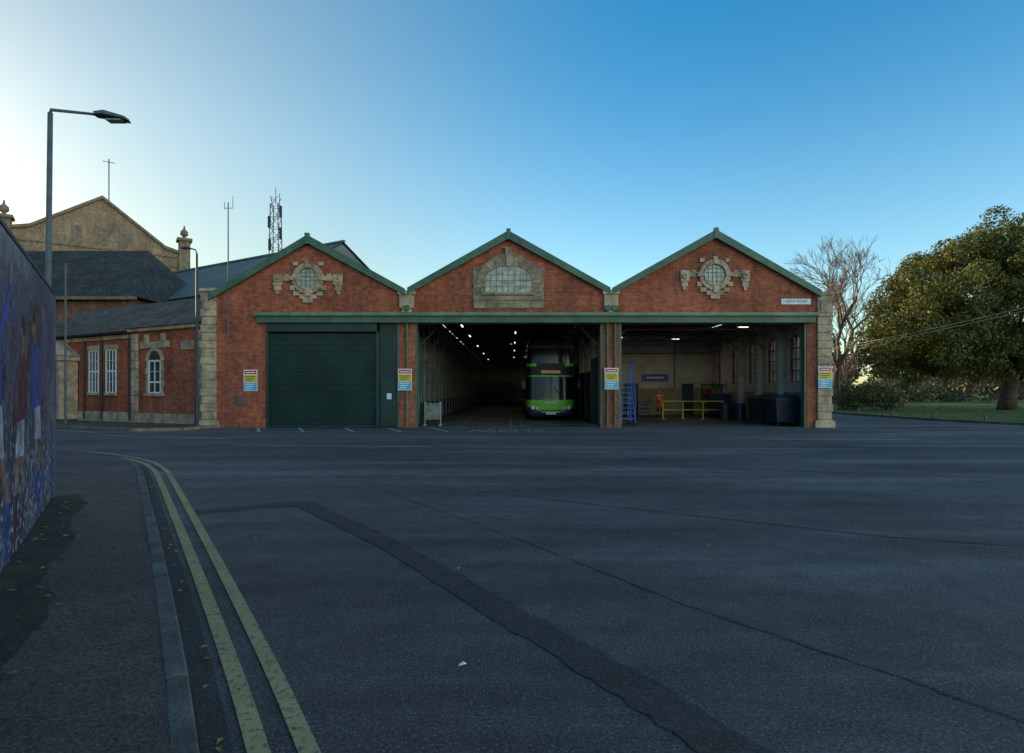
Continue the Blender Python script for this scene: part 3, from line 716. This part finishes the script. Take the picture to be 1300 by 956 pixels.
lm=empty('lattice_mast',(-25.0,60,0)); m=MB()
W=lambda z:.75-.35*z/22
for sx,sy in ((-1,-1),(1,-1),(1,1),(-1,1)): m.tube([(sx*W(0),sy*W(0),0),(sx*W(22),sy*W(22),21.2)],.05,4)
z=0;k=0
while z<21:
    a,b_=W(z),W(z+1.1); sg=1 if k%2 else -1
    for (p1,p2) in (((-1,-1),(1,-1)),((1,-1),(1,1)),((1,1),(-1,1)),((-1,1),(-1,-1))):
        q1,q2=(p1,p2) if sg>0 else (p2,p1)
        m.tube([(q1[0]*a,q1[1]*a,z),(q2[0]*b_,q2[1]*b_,z+1.1)],.03,4); m.tube([(p1[0]*a,p1[1]*a,z),(p2[0]*a,p2[1]*a,z)],.025,4)
    z+=1.1;k+=1
m.obj('lattice',M_dsteel,lm)
d=MB()
for zz,xx in ((20.5,.6),(19.4,-.6),(18.2,.6),(17,-.55)): d.box(xx-.12,xx+.12,-.3,-.1,zz-.7,zz+.5)
d.tube([(0,0,21.2),(0,0,23)],.03,4).tube([(.4,0,21),(.4,0,22.4)],.03,4).tube([(-.4,0,21),(-.4,0,22.1)],.03,4); d.obj('antennas',M_dsteel,lm)

ss=empty('stadium_stand')
MB().box(-85,-44,-30,40,0,10).obj('stand_base',M_brick2,ss)
MB().box(-85,-43,-30.5,40.5,17,18.2).obj('stand_roof',M_metalroof,ss)
MB().box(-84,-46,-29,39.5,10,17).obj('stand_cladding',M_dblue,ss)
s=MB()
for y in range(-30,41,10): s.tube([(-43.6,y,0),(-43.6,y,17)],.3,8)
s.obj('stand_columns',M_steel,ss)

# ------------------------------------------------------------------ street lamps / poles
sl=empty('street_lamp',(-10.5,12.8,0.098)); m=MB()
m.tube([(0,0,0),(0,0,1.3),(0,0,1.32),(.08,0,7.75)],[.09,.09,.065,.05],10)
m.tube([(.08,0,7.72),(.1,0,7.82),(.9,0,7.74),(1.25,0,7.70)],[.04,.035,.03,.03],8); m.obj('column_and_arm',M_steel,sl,True)
m=MB(); m.add([(1.1,-.09,7.68),(1.1,.09,7.68),(1.35,.16,7.66),(1.8,.14,7.58),(1.86,0,7.57),(1.8,-.14,7.58),(1.35,-.16,7.66)]+[(1.1,-.06,7.76),(1.1,.06,7.76),(1.35,.1,7.76),(1.8,.09,7.64),(1.83,0,7.62),(1.8,-.09,7.64),(1.35,-.1,7.76)],
 [tuple(range(7)),tuple(range(13,6,-1))]+[(i,(i+1)%7,(i+1)%7+7,i+7) for i in range(7)]); m.obj('led_head',M_steel,sl,bevel=.015)
MB().box(1.38,1.74,-.1,.1,7.555,7.58).obj('led_lens',M_pglass,sl)
sl=empty('street_lamp',(-12.95,23.3,0.1)); m=MB()
m.tube([(0,0,0),(0,0,1.2),(0,0,1.22),(0,0,7.1)],[.085,.085,.055,.045],8); m.tube([(0,0,7.1),(-.05,0,7.25),(-.25,-.05,7.3),(-.45,-.1,7.3)],.03,6); m.box(-.55,-.25,-.18,0,7.26,7.34)
m.obj('column_and_head',M_dsteel,sl)
tp=empty('steel_pole',(-19.6,24.9,0)); MB().tube([(0,0,0),(0,0,7.15)],[.06,.04],6).obj('pole',M_steel,tp)

for nm,loc in (('telegraph_pole',(19.5,13.0,0)),('telegraph_pole',(29.6,55.5,0))):
    e=empty(nm,loc); m=MB(); m.tube([(0,0,0),(0,0,5.6)],[.13,.1],8); m.box(-.4,.4,-.04,.04,5.25,5.33); m.obj('pole',M_wood,e)
cb=MB()
for o_ in (0,.13):
    A=Vector((19.5,13.0,5.3+o_)); B=Vector((29.6,55.5,5.3+o_*1.5)); pts=[]
    for i in range(25):
        t=i/24; p_=A.lerp(B,t); p_.z-=4*.35*t*(1-t); pts.append(p_)
    cb.tube(pts,.018,4)
cb.obj('overhead_cable',mat('cable_grey',(0.3,0.28,0.24),0.6))

# ------------------------------------------------------------------ double decker bus
bus=empty('double_decker_bus',(2.02,29.4,0))
M_bg=mat('bus_green',(0.16,0.50,0.03),0.3,var=0.08,bump=0)
M_bp=mat('bus_purple',(0.045,0.022,0.10),0.3,var=0.1,bump=0)
M_bw=mat('bus_glass',(0.010,0.012,0.014),0.12,var=0.3,bump=0,spec=.35)
M_dest=mat('destination_display',(0.05,0.04,0.03),0.4,var=0,bump=0,emis=(1,.6,.2),es=.12)
M_hl=mat('headlamp',(0.7,0.72,0.75),0.1,var=0.1,bump=0)
rings=[.28,.42,.52,.60,.70,.82,.95,1.08,1.18,1.5,1.9,2.28,2.36,2.72,2.82,2.98,3.4,3.80,3.9,4.1,4.22,4.27]
def outline(z):
    hw=1.25 - (0.10*max(0,(z-3.9)/.37)**2) - .03*max(0,(z-2.5)/1.8)
    if z<.5: hw-=.04
    rake=.02+.10*max(0,(z-1.1)/1.2) if z<2.5 else .14+.06*(z-2.5)+.25*max(0,(z-4.0)/.27)**2
    pts=[]
    xs=[-1,-.97,-.9,-.78,-.6,-.4,-.2,0,.2,.4,.6,.78,.9,.97,1]
    for x in xs: pts.append((x*hw, rake+.16*abs(x)**2.2+ .35*max(0,(abs(x)-.86)/.14)**2))
    ysd=[1.5,2.6,3.7,5.0,6.5,8.0,9.3,10.3]
    for y in ysd: pts.append((hw,y))
    pts.append((hw-.12,10.6)); pts.append((-hw+.12,10.6))
    for y in ysd[::-1]: pts.append((-hw,y))
    return pts
O=[outline(z) for z in rings]; n=len(O[0]); m=MB()
m.v=[(x,y,z) for z,o_ in zip(rings,O) for x,y in o_]
for i in range(len(rings)-1):
    zc=(rings[i]+rings[i+1])/2
    for k in range(n):
        k2=(k+1)%n; xc=(O[i][k][0]+O[i][k2][0])/2; front=k<14
        mt=0
        if zc<.42: mt=1
        elif zc<1.12: mt=0 if (zc>.44+.28*(abs(xc)/1.2)**2) else 1
        if not front and zc<1.12: mt=1 if zc<.7 else 0
        if 1.12<zc<2.32 or 2.95<zc<3.82:
            mt=2
            if front and abs(xc)>1.17: mt=3
        if 2.32<zc<2.78: mt=3
        if 2.78<zc<2.95: mt=3 if abs(xc)<.85 or not front else 0
        if zc>3.82: mt=1
        m.f.append((i*n+k,i*n+k2,(i+1)*n+k2,(i+1)*n+k)); m.m.append(mt)
m.f.append(tuple((len(rings)-1)*n+k for k in range(n))); m.m.append(3)
m.f.append(tuple(range(n-1,-1,-1))); m.m.append(3)
m.obj('body',[M_bg,M_bp,M_bw,M_black,M_white],bus,True)
d=MB(); d.box(-.5,.5,.135,.16,2.46,2.61); d.obj('destination_display',M_dest,bus)
d=MB()
for sx in (-1,1):
    d.tube([(sx*.93,.02,.68),(sx*.93,.30,.68)],.10,12); d.tube([(sx*.70,-.01,.66),(sx*.70,.2,.66)],.07,12)
d.obj('headlamps',M_hl,bus)
d=MB(); d.box(-.26,.26,-.02,.1,.33,.43); d.obj('number_plate',M_white,bus)
d=MB(); d.box(-.5,.5,-.008,.08,.5,.56); d.tube([(-.6,-.02,1.2),(-.15,.02,1.75)],.015,4); d.tube([(.6,-.02,1.2),(.15,.02,1.75)],.015,4)
d.box(-.02,.02,.02,.2,1.15,2.3)
for sx in (-1,1): 
    d.tube([(sx*1.1,.25,2.35),(sx*1.42,-.1,2.2),(sx*1.42,-.12,2.0)],.02,5); d.box(sx*1.42-.09,sx*1.42+.09,-.2,-.08,1.65,2.05)
for y in (2.4,8.3):
    for sx in (-1,1): d.tube([(sx*.95,y,.48),(sx*1.26,y,.48)],.48,20)
d.box(-1.1,1.1,.6,10,.2,.3)
d.obj('wheels_mirrors_wipers',M_black,bus)
d=MB(); d.box(-.28,.28,-.0,.05,.90,.96); d.obj('front_badge',M_white,bus)

# ------------------------------------------------------------------ depot furniture
sp=empty('mobile_step_platform',(5.15,25.6,0)); m=MB()
for sx in (-.3,.3):
    m.tube([(sx,-.5,.1),(sx,.45,2.0)],.03,6); m.tube([(sx,.45,.1),(sx,.45,2.85)],.03,6); m.tube([(sx,-.5,.1),(sx,-.5,1.0),(sx,.1,2.85),(sx,.45,2.85)],.025,6); m.tube([(sx,-.5,.12),(sx,1.0,.12)],.03,6); m.tube([(sx,1.0,.12),(sx,1.0,2.85)],.03,6); m.tube([(sx,.45,2.85),(sx,1.0,2.85)],.025,6); m.tube([(sx,.45,.3),(sx,1.0,1.9)],.02,6)
for k in range(8): m.box(-.3,.3,-.47+k*.12,-.25+k*.12,.3+k*.23,.34+k*.23)
m.box(-.32,.32,.4,1.02,2.0,2.05); 
for z in (.6,1.1,1.6): m.tube([(-.3,.45,z),(.3,.45,z)],.02,5)
for z in (2.4,2.85): m.tube([(-.3,1.0,z),(.3,1.0,z)],.02,5)
m.obj('frame_and_treads',M_blue,sp)
m=MB()
for sx in (-.3,.3):
    for y in (-.45,.95): m.tube([(sx-.03,y,.09),(sx+.03,y,.09)],.09,10)
m.obj('castors',M_black,sp)
yb=empty('yellow_barrier',(8.3,31.2,0)); m=MB()
for x in (0,1.1,2.2,3.3): m.tube([(x,0,0),(x,0,1.0)],.035,8); m.box(x-.1,x+.1,-.1,.1,.004,.03)
for z in (.5,.97): m.tube([(0,0,z),(3.3,0,z)],.03,8)
m.obj('rails',M_yellow,yb)
wb=empty('white_barrier',(-3.55,25.4,0)); m=MB()
m.tube([(-.35,0,0),(-.35,0,1.08)],.025,6).tube([(.35,0,0),(.35,0,1.08)],.025,6)
for z in (.3,.98): m.tube([(-.35,0,z),(.35,0,z)],.02,6)
m.box(-.32,.32,-.01,.01,.34,.94,1)
for x in (-.35,.35): m.box(x-.05,x+.05,-.25,.25,.005,.05)
m.obj('panel_and_legs',[mat('grubby_white',(0.4,0.4,0.38),.7,var=.4),mat('panel_grey',(0.22,0.22,0.21),.7,var=.5,scale=4)],wb)
for loc,sz in (((12.15,25.7,0),1.0),((12.15,27.4,0),1.0),((11.9,32.6,0),.95)):
    e=empty('waste_container',loc); m=MB(); s_=sz
    m.add([(-.42*s_,-.6,.15),(.42*s_,-.6,.15),(.42*s_,.6,.15),(-.42*s_,.6,.15),(-.52*s_,-.7,1.15),(.52*s_,-.7,1.15),(.52*s_,.7,1.15),(-.52*s_,.7,1.15)],[(0,3,2,1),(0,1,5,4),(1,2,6,5),(2,3,7,6),(3,0,4,7)])
    m.add([(-.55*s_,-.72,1.152),(.55*s_,-.72,1.152),(.55*s_,.72,1.152),(-.55*s_,.72,1.152),(-.5*s_,-.65,1.28),(.45*s_,-.65,1.40),(.45*s_,.65,1.40),(-.5*s_,.65,1.28)],[(0,3,2,1),(4,5,6,7),(0,1,5,4),(1,2,6,5),(2,3,7,6),(3,0,4,7)])
    m.obj('bin_body_and_lid',M_dblue,e,bevel=.02)
    m=MB()
    for sx in (-.35,.35):
        for y in (-.5,.5): m.tube([(sx-.03,y,.08),(sx+.03,y,.08)],.08,10)
    m.obj('wheels',M_black,e)
tcx=empty('tool_cart',(7.75,33.4,0)); m=MB(); m.box(-.35,.35,-.25,.25,.15,.85,0).box(-.38,.38,-.28,.28,.86,.9,1); 
for k in range(3): m.box(-.3,.3,-.27,-.251,.2+k*.22,.36+k*.22,1)
for sx in (-.3,.3):
    for y in (-.2,.2): m.tube([(sx-.02,y,.07),(sx+.02,y,.07)],.07,8,1)
m.tube([(-.38,-.2,.9),(-.5,-.2,1.0),(-.5,.2,1.0),(-.38,.2,.9)],.015,5,1); m.obj('cabinet',[M_ochre,M_dsteel],tcx)
cl=empty('workshop_shelving',(12.4,34.9,0)); m=MB()
for z in (.1,.7,1.3,1.9): m.box(-.35,.35,-1.2,1.2,z,z+.04)
for x in (-.35,.31):
    for y in (-1.2,1.16): m.box(x,x+.04,y,y+.04,.004,2.1)
m.obj('shelves',M_dsteel,cl); m=MB()
for i in range(16):
    z=random.choice((.14,.74,1.34)); y=random.uniform(-1.1,.8); m.box(-.3,.25,y,y+random.uniform(.15,.35),z+.002,z+random.uniform(.15,.42),random.randint(0,3))
m.obj('boxes',[M_ochre,M_dblue,M_stone,M_red],cl)
for x,y in ((11.9,29.6),(11.3,30.1),(5.6,35.6)):
    cl=empty('oil_drum',(x,y,0)); m=MB(); m.tube([(0,0,.004),(0,0,.3),(0,0,.31),(0,0,.6),(0,0,.61),(0,0,.9)],[.29,.29,.3,.3,.29,.29],16); m.obj('drum',M_dblue,cl)
def person(name,loc,rz,jacket):
    e=empty(name,loc,rz)
    J=[((0,0,.95),.14,.11),((0,0,1.12),.135,.105),((0,-.015,1.36),.165,.115),((0,0,1.50),.062,.062),((0,-.015,1.585),.075,.08),((0,-.02,1.66),.085,.1),((0,-.005,1.735),.07,.08)]
    E=[(0,1),(1,2),(2,3),(3,4),(4,5),(5,6)]
    for sg in (-1,1):
        b0=len(J); fwd=(-.36 if sg>0 else -.30)
        J+= [((sg*.185,0,1.42),.066,.066),((sg*.25,-.03,1.14),.05,.05),((sg*.21,fwd+.1,1.02),.034,.034),((sg*.2,fwd+.02,1.02),.038,.022)]
        E+= [(2,b0),(b0,b0+1),(b0+1,b0+2),(b0+2,b0+3)]
        b0=len(J); st=.10 if sg>0 else -.08
        J+= [((sg*.095,0,.86),.095,.1),((sg*.11,-.03+st*.4,.48),.066,.066),((sg*.115,.03+st,.10),.045,.045),((sg*.13,-.13+st,.045),.045,.04)]
        E+= [(0,b0),(b0,b0+1),(b0+1,b0+2),(b0+2,b0+3)]
    me=bpy.data.meshes.new('tmp'); me.from_pydata([j[0] for j in J],E,[]); o=bpy.data.objects.new('tmp',me); scene.collection.objects.link(o)
    o.modifiers.new('s','SKIN'); sd=o.modifiers.new('ss','SUBSURF'); sd.levels=2; sd.render_levels=2
    if not me.skin_vertices: 
        bpy.context.view_layer.objects.active=o; bpy.ops.mesh.customdata_skin_add()
    for i,j in enumerate(J): me.skin_vertices[0].data[i].radius=(j[1],j[2]); me.skin_vertices[0].data[i].use_root=(i==0)
    dg=bpy.context.evaluated_depsgraph_get(); dg.update(); ev=o.evaluated_get(dg); m2=bpy.data.meshes.new_from_object(ev)
    mb=MB(); mb.v=[tuple(v.co) for v in m2.vertices]
    for p_ in m2.polygons:
        c=p_.center; mt=0
        if c.z>1.50: mt=3
        elif c.z<.13: mt=4
        elif c.z<.60: mt=1
        if .25<c.z<.30: mt=2
        if (1.08<c.z<1.13 or 1.24<c.z<1.28) and abs(c.x)<.2 and c.y>-.15: mt=2
        if c.y<-.22 and .8<c.z<1.2: mt=3
        if c.z>1.66 or (c.z>1.58 and c.y>.02): mt=5
        mb.f.append(tuple(p_.vertices)); mb.m.append(mt)
    for sg in (-1,1):
        fwd=(-.36 if sg>0 else -.30)
        for k,l in enumerate((.07,.08,.075,.06)):
            x=sg*.2+(k-1.5)*.02; y=fwd
            mb.tube([(x,y+.02,1.02),(x,y-l*.5,1.012),(x,y-l*.85,.985),(x,y-l*.9,.965)],[.010,.009,.008,.006],6,3)
        mb.tube([(sg*.2-sg*.03,fwd+.04,1.015),(sg*.2-sg*.06,fwd+.0,1.01),(sg*.2-sg*.065,fwd-.03,1.0)],[.011,.01,.008],6,3)
        mb.sphere((sg*.078,0,1.645),.022,6,3,1.4); mb.sphere((sg*.032,-.098,1.665),.011,6,6)
    mb.sphere((0,-.115,1.635),.014,6,3,1.4); mb.box(-.022,.022,-.108,-.09,1.600,1.606,7)
    mb.obj('figure',[jacket,M_navy,M_refl,M_skin,M_black,M_hair,M_black,M_red],e,True)
    bpy.data.objects.remove(o)
person('worker',(8.5,32.6,.004),R(-50),M_orange)

# ------------------------------------------------------------------ vegetation
def leaves(name,clumps,per,size,m,parent=None,flat=.6):
    V=[]
    for (c,r) in clumps:
        k=int(per*(r**1.6)); d=rng.normal(size=(k,3)); d/=np.linalg.norm(d,axis=1)[:,None]
        rad=r*rng.uniform(.35,1.0,(k,1))**.6; P=np.array(c)+d*rad*np.array([1,1,flat+.15])
        a=rng.normal(size=(k,3)); a/=np.linalg.norm(a,axis=1)[:,None]; b_=np.cross(a,d+rng.normal(size=(k,3))*.5); b_/=np.linalg.norm(b_,axis=1)[:,None]
        s_=size*rng.uniform(.5,1.3,(k,1)); V.append(np.stack([P-a*s_,P+b_*s_*.6,P+a*s_,P-b_*s_*.6],1).reshape(-1,3))
    V=np.concatenate(V); nq=len(V)//4
    me=bpy.data.meshes.new(name); me.vertices.add(len(V)); me.vertices.foreach_set('co',V.ravel())
    me.loops.add(nq*4); me.loops.foreach_set('vertex_index',np.arange(nq*4)); me.polygons.add(nq); me.polygons.foreach_set('loop_start',np.arange(nq)*4)
    me.materials.append(m); me.update(calc_edges=True); me.validate()
    o=bpy.data.objects.new(name,me); scene.collection.objects.link(o); o.parent=parent; return o
def crown(ells,n,r0,r1,zmin):
    out=[]
    tot=sum(e[1][0]*e[1][2] for e in ells)
    for c,rr in ells:
        for _ in range(int(n*rr[0]*rr[2]/tot)):
            d=rng.normal(size=3); d/=np.linalg.norm(d); q=rng.uniform(.45,1.0)**.5*rng.uniform(.85,1.04)
            p=np.array(c)+d*np.array(rr)*q
            if p[2]>zmin: out.append((p,rng.uniform(r0,r1)))
    return out
ot=empty('holm_oak_tree')
ells=[((41.6,46,9.2),(8.2,8,6.7)),((34.0,45,7.4),(5.4,6,5.0)),((36.5,45.5,10.2),(4.4,5,4.2)),((30.6,44,5.4),(3.4,4,3.3)),((47,44,8),(6,6,6)),((36,44,4.6),(6,5,2.2))]
cl=crown(ells,640,.6,1.5,2.5); leaves('foliage',cl,290,.115,M_leaf,ot)
m=MB(); 
m.tube([(40.2,46,-.1),(40.2,46,1.0),(40.5,46,2.6),(41.2,46,4.5),(42,46,8)],[.75,.55,.5,.42,.2],10)
for tx_,ty_,tz_,r_ in ((33,45,7,.28),(31,44,5.3,.2),(37,46,10,.25),(46,45,8,.28),(44,48,11,.2),(48,44,5,.2),(38,43,6,.2),(36,47,5,.18)):
    m.tube([(40.4,46,2.3),((40.4+tx_)/2,(46+ty_)/2,2.3+(tz_-2.3)*.62),(tx_,ty_,tz_)],[r_,r_*.7,r_*.25],7)
m.obj('trunk_and_limbs',M_bark,ot,True)

def bare(name,loc,H,spread,seed,depth=7):
    e=empty(name,loc); rd=random.Random(seed); mb=MB()
    def br(p,d,l,r,k):
        q=p+d*l*.5+Vector((rd.uniform(-1,1),rd.uniform(-1,1),rd.uniform(-.4,.4)))*l*.08; t=p+d*l
        mb.tube([p,q,t],[r,r*.85,r*.66],7 if k>4 else 3,0,cap=False)
        if k==0: return
        nb=3 if rd.random()<.65 else 2
        if k==depth: nb=4
        for i in range(nb):
            ang=rd.uniform(.25,.62)*spread; ax_=Vector((rd.uniform(-1,1),rd.uniform(-1,1),rd.uniform(-1,1))).cross(d).normalized()
            nd=(Quaternion(ax_,ang)@d); nd.z+=.10; nd.normalize()
            br(t if i<2 else q.lerp(t,.5),nd,l*rd.uniform(.66,.84),max(.016,r*.6),k-1)
    br(Vector((0,0,-.1)),Vector((0,0,1)),H*.27,H*.018,depth)
    mb.obj('trunk_and_branches',M_twig,e)
bare('bare_tree',(34.6,60,0),19.5,1.0,3)
bare('bare_tree',(41,72,0),17,1.1,5,6)
bare('bare_tree',(33.5,74,0),13,1.1,9,6)
bare('bare_tree',(38.5,84,0),15,1.1,21,6)
bare('bare_tree',(47,80,0),18,1.1,12,6)
hg=[]
for i in range(26): hg.append(((rng.uniform(26,30.5),rng.uniform(44,47),rng.uniform(.4,1.6)),rng.uniform(.6,1.0)))
leaves('shrub',hg,200,.11,M_leafd)
dt=[]
for i in range(300):
    a=rng.uniform(0,1); x=42+a*120; y=rng.uniform(88,125); h=4+5*abs(math.sin(a*9))+3*rng.uniform(); dt.append(((x,y,rng.uniform(0.5,h)),rng.uniform(1.4,2.8)))
leaves('distant_trees',dt,70,.32,M_leafb)
dt=[]
for i in range(110):
    a=rng.uniform(0,1); dt.append(((29+a*34,rng.uniform(72,84),rng.uniform(.3,2.6)),rng.uniform(.8,1.5)))
leaves('hedgerow',dt,90,.2,M_leafd)
bo=empty('timber_bollard_row'); m=MB()
for i in range(12):
    y=27+i*3.4; x=22.6+ (0.02*(y-30)); m.box(x-.05,x+.05,y-.05,y+.05,-.02,.4)
m.obj('posts',M_wood,bo)
gt_=[]
for i in range(260):
    gt_.append(((rng.uniform(22.3,40),rng.uniform(26,60),.02),rng.uniform(.15,.35)))
leaves('grass_tufts',gt_,260,.035,leafmat('grass_blades',(0.07,0.12,0.02),(0.18,0.22,0.04),.3),flat=.1)
gk=MB(); pts=[(23.5,24),(21.8,29),(21.3,45),(22,110)]
for a,b_ in zip(pts[:-1],pts[1:]):
    a=Vector(a);b_=Vector(b_);t=(b_-a).normalized();n_=Vector((-t.y,t.x)); n_=-n_ if n_.x<0 else n_
    gk.prism([(a.x,a.y),(a.x+n_.x*.13,a.y+n_.y*.13),(b_.x+n_.x*.13,b_.y+n_.y*.13),(b_.x,b_.y)],-.04,.11)
gk.prism([(30,20),(80,14),(80,14.13),(30,20.13)],-.04,.11); gk.prism([(23.5,24),(30,20),(30,20.15),(23.5,24.15)],-.04,.11)
gk.obj('park_kerb',M_kerb)

V=MB()
for i in range(90):
    if i<40: s_=rng.uniform(-4,3.6); p_=fp(s_,rng.uniform(.05,.5)); x,y=p_.x,p_.y; z=.112
    elif i<66: p_,t_=at(rng.uniform(5,18)); x=p_.x+t_.y*rng.uniform(.02,.14); y=p_.y-t_.x*rng.uniform(.02,.14); z=.014
    else: z=.014; x=rng.uniform(-3.5,4); y=rng.uniform(5,14)
    a=rng.uniform(0,6.28); r_=rng.uniform(.015,.038); c_,s2=math.cos(a)*r_,math.sin(a)*r_
    V.add([(x-c_,y-s2,z),(x+s2*.6,y-c_*.6,z+.01),(x+c_,y+s2,z+.004),(x-s2*.6,y+c_*.6,z+.012)],[(0,1,2,3)])
V.obj('fallen_leaves',M_fallen)
V=MB(); V.add([(-.31,3.26,.012),(-.27,3.265,.020),(-.262,3.29,.012),(-.285,3.30,.022),(-.305,3.285,.014),(-.28,3.28,.028)],[(0,1,5),(1,2,5),(2,3,5),(3,4,5),(4,0,5)]); V.obj('litter',M_white)

# ------------------------------------------------------------------ light & sky
EL=R(9); AZ=R(-60)
v=Vector((math.sin(AZ)*math.cos(EL),math.cos(AZ)*math.cos(EL),math.sin(EL)))
world=bpy.data.worlds.new('World'); scene.world=world; world.use_nodes=True
nt=world.node_tree; bg=nt.nodes['Background']; sk=N(nt,'ShaderNodeTexSky',sky_type='NISHITA')
sk.sun_disc=False; sk.sun_elevation=EL; sk.sun_rotation=AZ; sk.air_density=1.0; sk.dust_density=0.6; sk.ozone_density=3.0
tc=N(nt,'ShaderNodeTexCoord')
dt_=N(nt,'ShaderNodeVectorMath',operation='DOT_PRODUCT'); nt.links.new(tc.outputs['Generated'],dt_.inputs[0]); dt_.inputs[1].default_value=v
sp_=N(nt,'ShaderNodeSeparateXYZ'); nt.links.new(tc.outputs['Generated'],sp_.inputs[0])
def mr(src,a,b,lo=0,hi=1):
    r=N(nt,'ShaderNodeMapRange',interpolation_type='SMOOTHSTEP'); nt.links.new(src,r.inputs[0]); r.inputs[1].default_value=a; r.inputs[2].default_value=b; r.inputs[3].default_value=lo; r.inputs[4].default_value=hi; return r.outputs[0]
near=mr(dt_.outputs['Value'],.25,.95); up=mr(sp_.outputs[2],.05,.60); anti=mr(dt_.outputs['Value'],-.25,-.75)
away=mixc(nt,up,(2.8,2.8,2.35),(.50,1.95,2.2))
away=mixc(nt,anti,away,(7.2,5.4,3.8))       # unseen sky opposite the sun, boosted bright and warm to light road and facade
g_=mixc(nt,near,away,(2.15,1.85,1.35))
# hazy brightening low in the sun's half of the sky
low=mr(sp_.outputs[2],.42,.08); hz=N(nt,'ShaderNodeMath',operation='MULTIPLY'); nt.links.new(low,hz.inputs[0]); nt.links.new(mr(dt_.outputs['Value'],.45,.9),hz.inputs[1])
g_=mixc(nt,hz.outputs[0],g_,(1.75,1.45,1.02))
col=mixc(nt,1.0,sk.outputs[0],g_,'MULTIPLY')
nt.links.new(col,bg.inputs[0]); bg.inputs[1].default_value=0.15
sd=bpy.data.lights.new('sun','SUN'); sd.energy=5; sd.angle=R(.5); sd.color=(1,.80,.52)
so=bpy.data.objects.new('sun',sd); scene.collection.objects.link(so)
so.rotation_euler=v.to_track_quat('Z','Y').to_euler()

# ------------------------------------------------------------------ camera
cam=bpy.data.cameras.new('camera'); co=bpy.data.objects.new('camera',cam); scene.collection.objects.link(co)
co.location=(0,0,1.6); co.rotation_euler=(R(90),0,0); cam.lens=19.94; cam.sensor_width=36; cam.shift_y=0.013; cam.clip_end=4000; cam.clip_start=.05
scene.camera=co
scene.view_settings.view_transform='Standard'; scene.view_settings.look='None'; scene.view_settings.exposure=0
